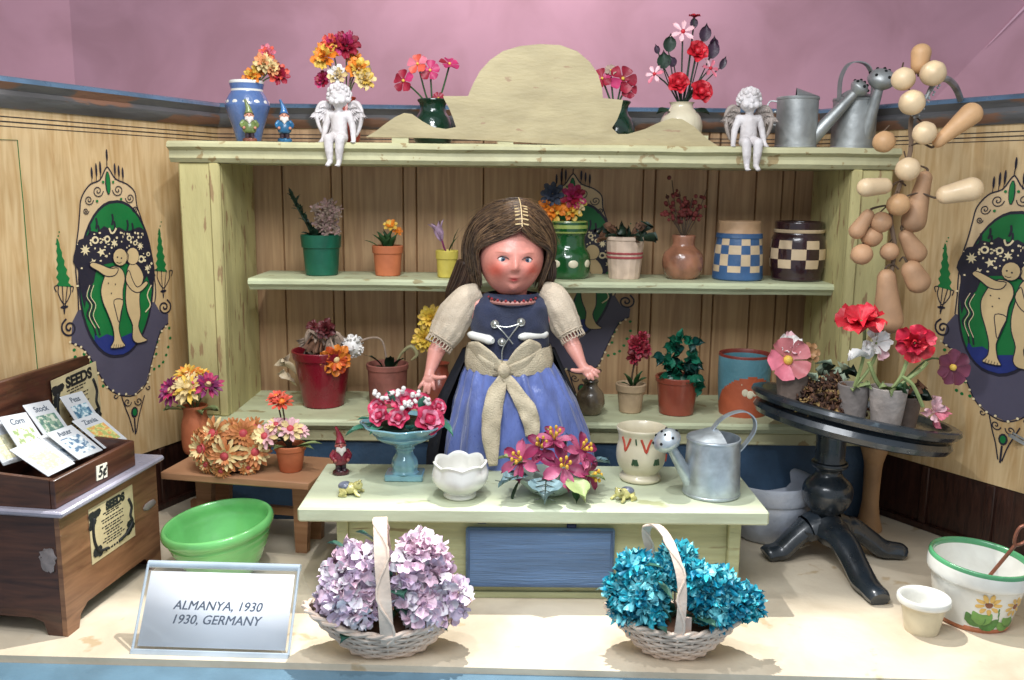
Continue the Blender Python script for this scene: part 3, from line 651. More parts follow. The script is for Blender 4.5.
# dark green vases behind the crest
def gvase(px, Y, label, fls, tall=47):
    t = thing('vase', label, 'vase', on(px, Y, zt)); b = MB(); b.lathe([(14, 0), (19, 5), (21, 15), (17, 27), (13, 33), (13, 40), (15.5, 44), (14, 45), (11, 40), (11, 33), (.01, 30)], 36, sub=3); b.build('body', simple('bottle_green_glaze', 14, 58, 40, rough=.15, coat=.7, var=.25), t)
    for (x, z, R, ms, n) in fls: stem(t, [(0, 0, 34), (x * .5, -2, 50), (x, -4, z)], .9, leafg); fl(t, (x, -5, z), n, R, ms, centre=yel, cr=.14, np=5, W=.95, cup=.25, curl=.2)
gvase(433, 11.75, 'dark green glazed vase with red flowers left of the crest', [(-28, 62, 11, [dred, mage], (-.5, -1, .2)), (-14, 78, 10, [coral, pink], (-.3, -1, .4)), (-2, 72, 10, [mage, dred], (0, -1, .3)), (17, 78, 10, [dred, mage], (.2, -.6, .9)), (6, 46, 6, [dred], (0, -1, .3))])
gvase(614, 11.75, 'dark green glazed vase with red flowers half hidden right of the crest', [(6, 66, 13, [dred, mage], (.2, -1, .2)), (-14, 66, 10, [dred, mage], (-.3, -1, .4)), (-6, 74, 6, [drygrey], (0, -1, .5)), (12, 56, 9, [dred], (.3, -1, 0))])
# bouquet
t = thing('vase', 'round cream vase with a tall bouquet of red roses and pink lilies', 'vase', on(680, 11.6, zt))
b = MB(); b.lathe([(11, 0), (17, 6), (21, 18), (19, 30), (12, 38), (11, 42), (12.5, 44), (10, 43), (9, 38), (.01, 34)], 36, sub=3); b.build('body', [cceram], t)
for (x, y, z, R) in ((11, -8, 94, 11), (-6, -9, 64, 11), (16, -9, 56, 12)): stem(t, [(0, 0, 38), (x * .5, y * .4, 55), (x, y, z - 3)], 1, leafd); rose(t, (x, y, z - 3), (x * .015, -1, .3), R * 1.0, [red, red])
for (x, z, R) in ((-3, 110, 12), (-29, 70, 10), (25, 76, 10)): stem(t, [(0, 0, 38), (x * .5, -2, 60), (x, -6, z)], .8, leafd); fl(t, (x, -7, z), (x * .02, -1, .4), R, [pink, ppink], centre=red, cr=.18, np=6, W=.4, blunt=.97, cup=.3, curl=.25)
for (x, z, l, w) in ((-16, 98, 18, 13), (-20, 82, 18, 14), (18, 108, 18, 12), (26, 92, 20, 13), (36, 82, 14, 7), (-10, 84, 12, 9), (8, 120, 12, 8), (-26, 96, 10, 6), (28, 100, 14, 9)):
    stem(t, [(0, 0, 38), (x * .5, 0, 60), (x, -3, z - 4)], .6, leafd); leaves(t, [((x, -3, z - 6), (U(-.3, .3) + x * .01, -.1, 1), l, w)], rnd.choice([leafd, simple('plum_leaf', 50, 28, 48, rough=.4, var=.3)]), up=(0, -1, 0))
stem(t, [(0, 0, 38), (6, 0, 90), (8, -4, 124)], .7, leafd); rose(t, (8, -4, 124), (0, -.3, 1), 6, [dred, red])
for sg in (-1, 1): leaves(t, [((sg * 12, -3, 36), (sg, -.4, -.2), 16, 13)], leafd, up=(0, -.5, 1))
# ------------------------------------------------- watering cans
def wcan(loc, label, m, rz, r=19, h=46, rt=None, spout=((0, 12), (20, 45)), rose_r=9, handle='side', seg=44, lid=True, tilt=0, grp=None):
    """local +x is the spout side; spout = start (x offset past the wall, z) and end, in local px"""
    t = thing('watering_can', label, 'watering can', loc, (0, tilt, rz), group=grp); rt = rt or r
    b = MB(); b.lathe([(r - .5, 0), (r, .5), (r + .5, 1), (r + .5, 2.6), (r, 3.2), (rt, h - 3), (rt + .6, h - 2.6), (rt + .8, h - 1), (rt + .3, h), (rt - .8, h), (rt - 1, h - 2), (r - 1, 3), (.01, 3)], seg); bd = b.build('body', m, t, ang=28)
    if lid:
        q = MB(); n = 20; vs = [V((rt * cos(a), rt * sin(a), h + .4)) for a in [-pi / 2 + pi * i / n for i in range(n + 1)]]
        pk = [V((-2, y, h + 9 * (1 - (y / rt) ** 2))) for y in [-rt + 2 * rt * i / n for i in range(n + 1)]]
        q.add(vs + pk, [[i, i + 1, n + 2 + i, n + 1 + i] for i in range(n)]); q.add([v - V((0, 0, .7)) for v in vs + pk], [[i, n + 1 + i, n + 2 + i, i + 1] for i in range(n)])
        q.build('hood', m, bd)
    (x0, zs), (x1, z1) = spout; p0 = V((r + x0 - 4, 0, zs)); p1 = V((r + x1, 0, z1))
    q = MB(); q.tube([p0, p0.lerp(p1, .5), p1], [7.5, 6, 4.4], seg=20, sub=3); q.build('spout', m, t)
    d = (p1 - p0).normalized(); M = d.to_track_quat('Z', 'Y').to_matrix(); q = MB(); R = rose_r
    q.lathe([(4.2, -2), (R * .75, 1), (R, R * .45), (R * .98, R * .7), (R * .8, R * 1.05), (R * .45, R * 1.28), (.01, R * 1.36)], 26, c=p1, M=M, sub=2); ro = q.build('sprinkler_head', m, t)
    for k, (a, hr, hz) in enumerate([(0, 0, 1.36)] + [(i * 2.094, .5, 1.25) for i in range(3)] + [(i * 1.047 + .3, .9, .9) for i in range(6)]):
        q = MB(); q.ball(p1 + M @ V((R * hr * cos(a), R * hr * sin(a), R * hz)), 1.5, seg=8, ring=6); q.build('spray_hole', hole, ro)
    q = MB()
    if handle == 'side':
        pts = [V((-2 + rt * .3, 0, h + 3)), V((-8, 0, h + 19)), V((-rt - 3, 0, h + 25)), V((-rt - 16, 0, h + 17)), V((-rt - 17, 0, h + 4)), V((-rt - 8, 0, h - 9)), V((-rt - .5, 0, h - 17))]
        P2, _ = smoothpath(pts, [1] * len(pts), 5); q.strip(P2, V((0, 1, 0)), 6.5, 1.2)
    elif handle == 'loop':
        P2, _ = smoothpath([V((-rt, 0, h - 4)), V((-rt - 7, 0, h - 4)), V((-rt - 10, 0, h - 14)), V((-rt - 6, 0, h - 24)), V((-rt, 0, h - 27))], [1] * 5, 5); q.strip(P2, V((0, 1, 0)), 5, 1.2)
    else:
        pts = [V((0, -rt, h - 4)), V((0, -rt * 1.0, h + 18)), V((0, -rt * .5, h + 33)), V((0, rt * .5, h + 33)), V((0, rt * 1.0, h + 18)), V((0, rt, h - 4))]
        P2, _ = smoothpath(pts, [1] * len(pts), 5); q.strip(P2, V((1, 0, 0)), 5, 1.2)
    q.build('handle', m, t); q = MB(); q.ball((-rt - 1, 0, h - 14) if handle != 'top' else (0, -rt - .5, h - 6), 1.6, seg=8, ring=6); q.build('rivet', m, t); return t
wcan(on(795, 11.5, zt), 'dull grey watering can directly beside the right cherub with spout up', galvd, -.25, r=20, h=50, spout=((-2, 8), (33, 54)), rose_r=9, lid=True, handle='loop')
wcan(on(852, 11.65, zt), 'dull grey watering can with tall hoop handle next to the hanging gourds', galvd, -1.15, r=21, h=50, spout=((-4, 8), (8, 58)), rose_r=13, lid=True, handle='top')

# ================================================================ MIDDLE SHELF
Ym = 12.0
t = thing('potted_plant', 'dark green pot with a leaning spike and pale dried flower clump', 'potted plant', on(322, Ym, zm))
o = potpart(t, 16, 19, 40, simple('emerald_glaze', 14, 92, 70, rough=.4, var=.1), lip=1.2, lh=13)
for k in range(26): a = U(0, 6.28); x = 9 + U(-12, 12); z = 54 + U(-14, 16); fl(t, (x, U(-12, 0), z), (U(-.6, .6), -1, U(-.4, .8)), U(4, 7), [drygrey, simple('dusty_pink', 186, 152, 146, var=.2)], np=6, layers=2, W=.4, ruf=.2)
b = MB(); b.tube([(-6, 0, 34), (-14, -3, 52), (-28, -5, 78)], [1.2, 1.2, .5], seg=6)
for k in range(46): t_ = k / 46; p = V((-6 - 22 * t_, -5 * t_, 36 + 44 * t_)); b.leaf(p, (U(-1, .6), U(-1, .4), U(.2, 1)), U(6, 10), 4)
b.build('leafy_spike', leafd, t, ang=0)
for k in range(5): leaves(t, [((U(-8, 4), -6, 38), (U(-1, 1), -.5, U(.1, .7)), 13, 7)], leafd)
t = thing('potted_plant', 'small plain terracotta pot with a green succulent on the middle board', 'potted plant', on(388, Ym, zm))
potpart(t, 12.5, 14.5, 30, terra, lip=1, lh=8)
for k in range(12): a = k * 2.4; r_ = .2 + .8 * (k / 12); leaves(t, [((U(-3, 3), -3, 26), (cos(a) * r_, sin(a) * r_ * .6 - .2, 1.0), U(16, 24), 8)], leafg)
leaves(t, [((-8, -4, 28), (-1, 0, .6), 16, 5)], leafg)
fl(t, (4, -6, 50), (0, -1, .8), 7, [yel, orange], np=7, layers=2, W=.6); fl(t, (11, -4, 44), (.3, -1, .5), 5, [orange], np=6, layers=2, W=.6)
t = thing('potted_plant', 'tiny yellow pot with a purple and white crocus beside the doll hair', 'potted plant', on(447, Ym - .15, zm))
potpart(t, 9.5, 10.5, 27, simple('yellow_glaze', 214, 196, 90, rough=.5), lip=.9, lh=9)
for k in range(6): a = k * 1.05; b = MB(); b.leaf((-5, -2, 36), (cos(a) * .35 - .35, sin(a) * .35, 1), 22, 9, up=(-cos(a), -sin(a), .2)); b.build('petal', [simple('crocus', 176, 146, 170, var=.3, sc=8)], t, ang=0)
stem(t, [(0, 0, 24), (-3, -1, 30), (-5, -2, 38)], 1, purp)
leaves(t, [((5, 0, 25), (.2, 0, 1), 26, 5), ((2, 0, 25), (.5, -.2, 1), 20, 4)], leafg)
t = thing('jar', 'glossy dark green jar with cream dots behind the doll head holding flowers', 'jar', on(567, Ym, zm))
b = MB(); b.lathe([(20, 0), (22, 3), (23, 12), (22.5, 22), (18, 30), (17, 36), (17.5, 42), (19.5, 46), (19.5, 55), (18, 56), (16, 52), (15.5, 40), (.01, 38)], 40, sub=3, mf=lambda i, j, p, q: 1 if (43.5 < p[1] < 45.5 or 47.5 < p[1] < 49 or p[1] > 54.5) else 0)
jd = b.build('body', [simple('jar_green', 30, 88, 44, rough=.15, coat=.8, var=.25), simple('jar_line', 160, 178, 96, rough=.2, coat=.5)], t)
for k in range(8):
    a = k * 2 * pi / 8 + .2; q = MB(); q.ball((22.3 * cos(a), 22.3 * sin(a), 15), 5, sq=(1, 1, .85), M=Matrix.Rotation(a, 3, 'Z') @ Matrix.Scale(.3, 3, (1, 0, 0))); q.build('cream_dot', cceram, jd)
for (x, z, R, ms) in ((4, 80, 13, [mage, dred]), (-14, 66, 12, [orange, yel]), (3, 66, 11, [yel, orange]), (-16, 82, 12, [simple('slate_petal', 66, 74, 92, rough=.6, var=.2)]), (-22, 70, 9, [orange]), (8, 72, 9, [yel, creamp])): stem(t, [(0, 0, 40), (x * .5, -2, 55), (x, -5, z)]); fl(t, (x, -6, z), (x * .02, -1, .3), R, ms, np=8, layers=3, W=.5, ruf=.1)
leaves(t, [((6, 0, 54), (.4, 0, 1), 26, 8)], leafg)
t = thing('potted_plant', 'white slatted tub with red bands and dark dried leaves on middle board', 'potted plant', on(624, Ym, zm))
pl = simple('whitewash', 206, 182, 162, rough=.8, var=.12, sc=5); pr_ = simple('band_red', 168, 72, 76, rough=.7)
b = MB()
for k in range(16):
    a = k * 2 * pi / 16; M = Matrix.Rotation(a, 4, 'Z'); b.add([M @ V(v) for v in ((15.2, -3.0, 0), (18.6, -3.8, 40), (18.6, 3.8, 40), (15.2, 3.0, 0), (13.8, -3.0, 0), (17, -3.8, 40), (17, 3.8, 40), (13.8, 3.0, 0))], [[0, 1, 2, 3], [7, 6, 5, 4], [0, 4, 5, 1], [1, 5, 6, 2], [2, 6, 7, 3], [3, 7, 4, 0]])
b.lathe([(.01, 1), (14, 1), (14, 2), (.01, 2)], 16); tub = b.build('tub', pl, t)
for z in (20, 24): b = MB(); b.lathe([(17.1 + z * .02, z), (17.6 + z * .02, z + .4), (17.6 + z * .02, z + 1.8), (17.1 + z * .02, z + 2.2)], 32); b.build('red_band', pr_, tub)
b = MB(); b.lathe([(18.2, 37), (19.4, 38), (19.4, 41), (17.8, 41.5), (17.4, 38)], 32); b.build('rim', pl, tub)
b = MB(); b.ball((0, 0, 36), 16.5, sq=(1, 1, .3)); b.build('soil', soil, tub)
for k in range(34): a = U(0, 6.28); leaves(t, [((cos(a) * 8, sin(a) * 7, 36), (cos(a), sin(a) * .6, U(.2, 1.6)), U(14, 26), U(5, 9))], rnd.choice([leafd, dryb, leafd]), ruf=.2)
t = thing('vase', 'round brown glazed vase of dark red berry sprigs on middle board', 'vase', on(682, Ym, zm))
b = MB(); b.lathe([(13, 0), (17, 4), (20.5, 14), (19, 25), (12, 32), (11, 36), (12, 42), (11, 43), (9, 38), (.01, 34)], 40, sub=3); b.build('body', mat('brown_glaze', rgb(158, 108, 84), rough=.2, var=.3, sc=4, coat=.6), t)
for k in range(13):
    x = U(-24, 22); z = U(62, 98); b = MB(); p = [V((0, 0, 38)), V((x * .45, U(-4, 4), 55)), V((x, U(-8, 4), z))]; b.tube(p, .5, seg=5, sub=3); o = b.build('sprig', stemb, t)
    for q in range(7): t_ = U(.3, 1); c = p[1].lerp(p[2], t_); b = MB(); b.ball(c + V((U(-4, 4), U(-4, 4), U(-4, 4))), U(1.5, 2.6), seg=7, ring=5); b.build('berry', simple('berry', 110, 42, 40, rough=.5, var=.25), o)
def checkpot(px, label, c0, c1, topm, footm, prof, rows, h0, h1, n):
    t = thing('pot', label, 'pot', on(px, Ym, zm)); b = MB()
    def mf(i, j, p, q):
        zz = (p[1] + q[1]) / 2
        if prof_in[0] <= i: return 2
        if zz > h1: return 2
        if zz < h0: return 3
        r = int((zz - h0) / (h1 - h0) * rows); return 1 if ((j * n // 48) + r) % 2 else 0
    pr = smoothprof(prof, 5); prof_in = [max(range(len(pr)), key=lambda k: pr[k][1])]
    b.lathe(pr, 48, mf=mf); b.build('body', [c0, c1, topm, footm], t); return t
ceB = simple('check_blue', 62, 98, 142, rough=.4, var=.15); ceC = simple('check_cream', 214, 190, 156, rough=.45, var=.1); ceD = simple('check_plum', 52, 30, 36, rough=.18, coat=.6)
t = checkpot(737, 'blue and cream chequered crock with a plain sandy neck', ceB, ceC, simple('sandy', 192, 156, 120, rough=.6), ceB, [(22, 0), (24.5, 1), (24.5, 6), (24, 22), (22, 42), (20.5, 50), (20.5, 57), (19, 57), (18, 50), (.01, 46)], 4, 8, 41, 14)
b = MB(); b.lathe([(22.4, 41), (22.9, 41.5), (22.4, 45.5), (21.6, 46)], 40); b.build('blue_band', ceB, t)
t = checkpot(796, 'dark plum and cream chequered crock with a glossy black rim', ceD, ceC, ceD, ceD, [(21, 0), (24, 1), (24.5, 5), (26.5, 15), (27, 26), (26, 40), (23.5, 46), (23, 50), (23.5, 57), (21, 57), (20, 48), (.01, 46)], 3, 12, 40, 12)
b = MB(); b.lathe([(24.1, 47), (24.5, 47.5), (24.5, 50), (24, 50.4)], 40); b.build('cream_band', ceC, t)
# ================================================================ BOTTOM SHELF
t = thing('potted_plant', 'dark red tapered pot with dried blossoms and one large orange flower', 'potted plant', on(324, 11.75, zb))
potpart(t, 20, 29, 56, simple('crimson_glaze', 128, 16, 38, rough=.3, coat=.3, var=.12), lip=1.5, lh=9)
for k in range(22): x = U(-14, 22); leaves(t, [((x * .6, U(-8, 4), 48), (x * .03, U(-.7, .2), U(.3, 1)), U(14, 28), U(4, 8))], rnd.choice([drygrey, dryb, drygrey]), ruf=.35)
q = MB(); q.tube([(-6, -4, 48), (-14, -6, 64), (-10, -8, 76), (0, -6, 68), (4, -4, 60)], 2.2, seg=7, sub=4); q.tube([(4, -6, 50), (8, -9, 66), (16, -8, 74), (22, -8, 66)], 1.8, seg=7, sub=4); q.build('dry_stalk', drygrey, t)
fl(t, (6, -10, 78), (-.1, -1, .3), 10, [simple('dried_maroon', 92, 30, 34, var=.3)], np=7, layers=3, W=.7, ruf=.2); fl(t, (-8, -6, 80), (-.3, -1, .5), 6, [simple('dried_maroon', 92, 30, 34)], np=6, layers=2, W=.7, ruf=.2)
fl(t, (17, -20, 50), (.3, -1, .1), 15, [simple('burnt_orange', 206, 84, 30, var=.2), orange], centre=creamp, cr=.25, np=10, layers=2, W=.55, ruf=.18, label='large orange bloom hanging over the rim')
for (x, z) in ((-38, 40), (-34, 28)): leaves(t, [((-26, -6, z - 8), (-.6, -.3, .8), 22, 10)], simple('pale_dry', 206, 188, 158, var=.15), ruf=.3)
t = thing('potted_plant', 'dusty rose pot with curled leaves and a white pompom on a bent stem', 'potted plant', on(388, 11.8, zb))
potpart(t, 18, 20, 42, simple('dusty_rose_clay', 140, 84, 74, rough=.6, var=.2, sc=4), lip=1, lh=6)
stem(t, [(0, 0, 36), (-4, -3, 64), (-16, -5, 68), (-31, -6, 62)], 1, drygrey)
b = MB(); b.ball((-33, -7, 60), 9.5, seg=18, ring=12, fn=lambda v: 1 + .14 * noise.noise(v * 5)); 
for k in range(90): d = V((U(-1, 1), U(-1, 1), U(-1, 1))).normalized(); b.petal(V((-33, -7, 60)) + d * 8, d, (d.y, d.z, d.x), 4, 3, ruf=.3, nu=2)
b.build('pompom', white, t, ang=0)
for (x, d, l) in ((-4, (-.5, -.2, 1), 26), (2, (.1, -.4, 1), 24), (6, (.5, -.2, 1), 22), (0, (-.8, -.5, .5), 16)): leaves(t, [((x, -3, 36), d, l, 10)], rnd.choice([leafd, leafg]), curl=.6)
q = MB(); q.tube([(8, -2, 38), (14, -4, 52), (24, -5, 60), (30, -5, 52), (24, -5, 46)], [1, 1.3, 2, 2, .6], seg=8, sub=4); q.build('curled_leaf', simple('dry_sage', 148, 142, 104, var=.2), t)
t = thing('vase', 'slim brown vase with a yellow bloom partly hidden behind the doll sleeve', 'vase', on(440, 11.9, zb))
b = MB(); b.lathe([(10, 0), (14, 6), (15, 18), (9, 30), (8, 38), (10, 41), (7, 40), (.01, 34)], 28, sub=3); b.build('body', terra2, t)
stem(t, [(0, 0, 36), (-8, -2, 52), (-12, -4, 66)]); stem(t, [(0, 0, 36), (-4, -2, 60), (-8, -4, 84)])
fl(t, (-13, -5, 66), (-.3, -1, .1), 14, [yel, simple('lemon', 222, 190, 70)], np=12, layers=3, W=.4, ruf=.1); fl(t, (-8, -4, 86), (-.2, -1, .4), 13, [yel, simple('lemon', 222, 190, 70)], np=12, layers=3, W=.4, ruf=.1)
t = thing('jar', 'small round mottled brown jar beside the doll hand on the bottom board', 'jar', on(590, 11.4, zb)); K *= .62
b = MB(); b.lathe([(13, 0), (18, 4), (23, 18), (21, 34), (13, 44), (11, 50), (13, 54), (10, 52), (.01, 44)], 36, sub=3); bd = b.build('body', mat('mottled_glaze', rgb(120, 104, 84), rough=.25, var=.5, sc=3, coat=.5), t)
b = MB(); b.lathe([(10, 51), (12, 53), (12, 56), (4, 58), (2.5, 62), (3.5, 65), (.01, 67)], 24, sub=2); b.build('lid', MC['mottled_glaze'], t)
t = thing('potted_plant', 'small beige clay pot with a single crimson flower on bottom board', 'potted plant', on(630, 11.55, zb))
potpart(t, 11, 14, 29, simple('beige_clay', 186, 160, 128, rough=.7, var=.15), lip=1.4, lh=8)
stem(t, [(0, 0, 26), (1, -2, 40), (4, -4, 60)], 1, stemb); leaves(t, [((0, -3, 26), (-.5, -.3, 1), 18, 9), ((2, -4, 26), (.8, -.3, .8), 17, 11), ((4, -2, 26), (.3, -.3, 1), 20, 9), ((0, -2, 26), (-1, -.2, .5), 12, 6)], leafg)
for (x, z, R) in ((6, 66, 11), (1, 56, 8), (9, 76, 7), (2, 70, 8), (12, 62, 7)): fl(t, (x, -6, z), (U(-.4, .4), -1, U(0, .5)), R, [simple('crimson_dried', 130, 36, 44, var=.25), dred], np=7, layers=3, W=.6, ruf=.2)
t = thing('potted_plant', 'glossy red brown pot spilling teal ivy leaves on bottom board', 'potted plant', on(676, 11.5, zb))
potpart(t, 17, 21, 38, terra2, lip=1, lh=6)
for k in range(40):
    a = U(0, 6.28); z = U(36, 76); r_ = U(3, 20) * (1 if z < 66 else .6); c = V((cos(a) * r_ + (6 if z < 55 else 2), sin(a) * r_ * .7 - 4, z - (12 if cos(a) * r_ > 12 else 0)))
    b = MB()
    for e in (-.9, 0, .9): d = Matrix.Rotation(e, 3, 'Y') @ V((cos(a) * .5, -.5, U(-.9, .3))); b.leaf(c, d, U(10, 15), 8, up=(U(-.3, .3), -1, .3))
    b.build('ivy_leaf', rnd.choice([teal_leaf, simple('ivy_dark', 14, 62, 56, rough=.35, var=.3), teal_leaf]), t, ang=0)
stem(t, [(0, 0, 32), (-4, -2, 60), (0, -3, 80)], .8, leafd); leaves(t, [((0, -3, 72), (.1, -.2, 1), 16, 10)], teal_leaf)
t = thing('pot', 'turquoise and orange painted pot with petal motif next to the black table', 'pot', on(742, 11.55, zb))
b = MB(); b.lathe([(22, 0), (23, 2), (25, 30), (25.5, 58), (24, 59.5), (22.5, 57), (21, 30), (.01, 28)], 120, sub=16, mf=lambda i, j, p, q: (2 if p[1] > 57.5 else (1 if (p[1] < 12 + 28 * max(0, cos((j / 120 * 2 * pi) - 4.75)) ** .7) else 0)))
b_ = b.build('body', [simple('turquoise_glaze', 92, 142, 156, rough=.45, var=.12), simple('orange_glaze', 184, 92, 60, rough=.5), simple('brown_rim', 128, 52, 42)], t)
for k, (a, z, r_) in enumerate(((-.36, 34, 2.6), (-.22, 26, 3.2), (-.02, 24, 3.4), (.18, 26, 3.2), (.34, 34, 2.6), (-.12, 38, 2), (.08, 39, 2))):
    q = MB(); th = 4.75 + a; q.ball((24.4 * cos(th), 24.4 * sin(th), z), r_, sq=(1, 1, 1.3), M=Matrix.Rotation(th, 3, 'Z') @ Matrix.Scale(.3, 3, (1, 0, 0))); q.build('painted_petal', cceram, b_)
# ================================================================ COUNTER
ZC = 1.05
A, B_, C_, D_ = G(297, 508, ZC), G(770, 512, ZC), G(741, 467, ZC), G(321, 463, ZC)
yf = (A.y + B_.y) / 2; ybk = (C_.y + D_.y) / 2; rzc = atan2(B_.y - A.y, B_.x - A.x)
ct = thing('counter_table', 'low pale green counter with a blue drawer front in front of the doll', 'table', V(((A.x + B_.x) / 2, yf, 0)), rzc, k=1)
hw = (B_ - A).length / 2; dp = ybk - yf
m_ctop = mat('counter_top_paint', rgb(206, 214, 184), rough=.5, var=.05, sc=2, bump=.12, bs=9, c2=rgb(172, 176, 136), thr=.68, c2sc=4, st=(.5, 1, 2))
q = MB(); q.box(-hw, hw, 0, dp, ZC - .15, ZC, bev=.02); q.build('table_top', m_ctop, ct)
m_cb = mat('counter_body_paint', rgb(178, 182, 140), rough=.6, var=.1, sc=2, bump=.25, bs=8, c2=rgb(140, 132, 96), thr=.62, c2sc=3, st=(.4, 1, 3))
x0, x1 = -hw + .36, hw - .22
q = MB(); q.box(x0 + .12, x1 - .15, .22, .30, .04, ZC - .153); q.box(x0, x0 + .117, .18, .34, 0, ZC - .153, bev=.01); q.build('front_panel', m_cb, ct)
q = MB(); q.box(x1 - .147, x1 - .02, .15, dp - .1, 0, ZC - .153, bev=.01); q.build('side_panel', m_cb, ct)
q = MB(); q.box(x0, x0 + .08, .343, dp - .1, 0, ZC - .153); q.build('side_panel', m_cb, ct)
q = MB(); q.box(x0 + .12, x1 - .15, .19, .217, .0, .07, bev=.006); q.build('plinth', m_cb, ct)
px2l = lambda px: (at(px, yf + .2, .5).x - ct.location.x)
da, db = px2l(466), px2l(614)
m_dr = mat('blue_drawer_paint', rgb(96, 128, 170), rough=.5, var=.12, sc=2, bump=.35, bs=10, c2=rgb(150, 170, 196), thr=.68, c2sc=4, st=(.4, 1, 7))
q = MB(); q.box(da, db, .14, .215, .14, .79, bev=.02); dr_ = q.build('drawer_front', m_dr, ct)
for (a_, b_, c_, d_) in ((da + .02, db - .02, .155, .18), (da + .02, db - .02, .75, .775), (da + .02, da + .045, .183, .747), (db - .045, db - .02, .183, .747)):
    q = MB(); q.box(a_, b_, .134, .1405, c_, d_, bev=.002); q.build('edge_bead', simple('drawer_edge', 74, 100, 136, rough=.5), dr_)
for (x, z) in ((px2l(482), .86), (px2l(571), .8)): q = MB(); q.box(x - .05, x + .05, .17, .216, z - .03, z + .03, bev=.01); q.build('blue_paint_patch', simple('dark_blue_patch', 36, 48, 92), ct)
def onc(px, py): return G(px, py, ZC + .002)
# ================================================================ things on the counter
gnome(onc(341, 474), 'dark red gnome with a tall pointed hat at the left end of the counter', gl('gnome_red', 122, 30, 48), gl('gnome_red2', 134, 36, 52), 47, .35, base=gl('gnome_redb', 80, 30, 40), skin=simple('gnome_redface', 170, 90, 84, rough=.4))
def frog(loc, label, rz, s=1):
    t = thing('frog_figurine', label, 'figurine', loc, rz); m = mat('frog_glaze', rgb(206, 200, 130), rough=.25, var=.25, sc=12, coat=.5); g = simple('frog_grey', 120, 128, 150, rough=.3, var=.3, sc=12, coat=.4)
    b = MB(); b.ball((0, 0, 7 * s), 8 * s, sq=(1.35, .95, .8), seg=18, ring=12); b.ball((10 * s, 0, 10.5 * s), 5.6 * s, sq=(1.05, 1, .85), seg=14, ring=10); b.build('body', m, t)
    q = MB(); q.ball((-4 * s, 0, 9.5 * s), 8 * s, sq=(1, 1.02, .6), seg=16, ring=10); q.build('back', g, t)
    for sg in (-1, 1):
        q = MB(); q.ball((11.5 * s, sg * 3.4 * s, 14.2 * s), 1.9 * s, seg=8, ring=6); e = q.build('eye', m, t); q = MB(); q.ball((12.6 * s, sg * 4.2 * s, 14.6 * s), .9 * s, seg=6, ring=5); q.build('pupil', hole, e)
        q = MB(); q.tube([(8 * s, sg * 5 * s, 6 * s), (11 * s, sg * 8 * s, 3 * s), (15 * s, sg * 8.4 * s, 1.2 * s)], [2.4 * s, 1.9 * s, 1.6 * s], seg=8, sub=3); q.build('front_leg', m, t)
        q = MB(); q.tube([(-7 * s, sg * 5 * s, 6 * s), (-2 * s, sg * 10 * s, 5 * s), (-8 * s, sg * 10 * s, 1.6 * s), (0, sg * 10.5 * s, 1.2 * s)], [3.6 * s, 3 * s, 2 * s, 1.5 * s], seg=8, sub=3); q.build('hind_leg', m, t)
frog(onc(349, 494), 'tiny yellow and grey frog at the left front of the counter near the red gnome', -.1, .9)
frog(onc(625, 499), 'tiny pale yellow frog on the counter between the flower bowl and tin watering can', pi - .2 + .9, .85)
# blue glass urn with roses
glassb = mat('blue_lustre_glass', rgb(132, 182, 198), rough=.1, var=.2, sc=3, bump=.05, coat=1, metal=.15)
t = thing('urn', 'blue lustre glass footed urn filled with small pink roses', 'urn', onc(405, 478))
b = MB(); b.box(-19, 19, -13, 13, 0, 7, bev=1.2); b.build('foot', glassb, t)
def fl8(r, z, a): return (r * (1 + .035 * cos(8 * a)), z)
b = MB(); b.lathe([(14, 7), (12, 9), (13, 14), (12, 20), (9, 25), (8.5, 29), (10, 31), (10, 33), (14, 36), (26, 42), (31, 46), (30, 48), (33, 50), (41, 56), (43, 58), (40, 58.5), (33, 54), (26, 48), (.01, 46)], 48, sub=3, fn=fl8); b.build('bowl', glassb, t)
b = MB(); b.ball((0, 0, 54), 27, sq=(1, .9, .35)); b.build('moss', leafd, t)
rp = simple('rose_pink', 216, 66, 104, rough=.4, var=.15, sc=6); rp2 = simple('rose_light', 236, 150, 176, rough=.4, var=.1)
for (x, y, z, R) in ((-21, -16, 69, 10), (-3, -20, 68, 10), (25, -16, 65, 14), (2, -4, 80, 13), (-25, -6, 75, 9), (17, -2, 80, 9), (33, -4, 76, 8), (-12, 6, 82, 8)): rose(t, (x, y, z - 2), (x * .02, -1, .75), R * 1.1, [rp, rp2, rp])
for (x, y, z) in ((-16, -12, 86), (-8, -12, 90), (-3, -10, 92), (4, -22, 80), (10, -20, 82), (-24, -8, 88), (24, -14, 82), (12, -8, 88)):
    b = MB(); [b.ball((x + U(-4, 4), y + U(-3, 3), z + U(-3, 3)), U(1.6, 2.6), seg=8, ring=6) for _ in range(6)]; b.build('white_buds', white, t)
for (o, d, l, w) in (((-28, -12, 58), (-1, -.3, -.25), 30, 15), ((-20, -18, 58), (-.6, -.9, -.2), 18, 12), ((34, -10, 64), (.8, -.4, -.7), 24, 11), ((8, -24, 56), (.1, -1, .6), 20, 9), ((18, -10, 74), (.2, -.5, 1), 18, 9), ((-10, -6, 78), (-.3, -.5, 1), 18, 9), ((-30, -8, 62), (-1, -.5, .2), 16, 9)): leaves(t, [(o, d, l, w)], simple('urn_leaf', 70, 136, 112, rough=.4, var=.3, sc=6))
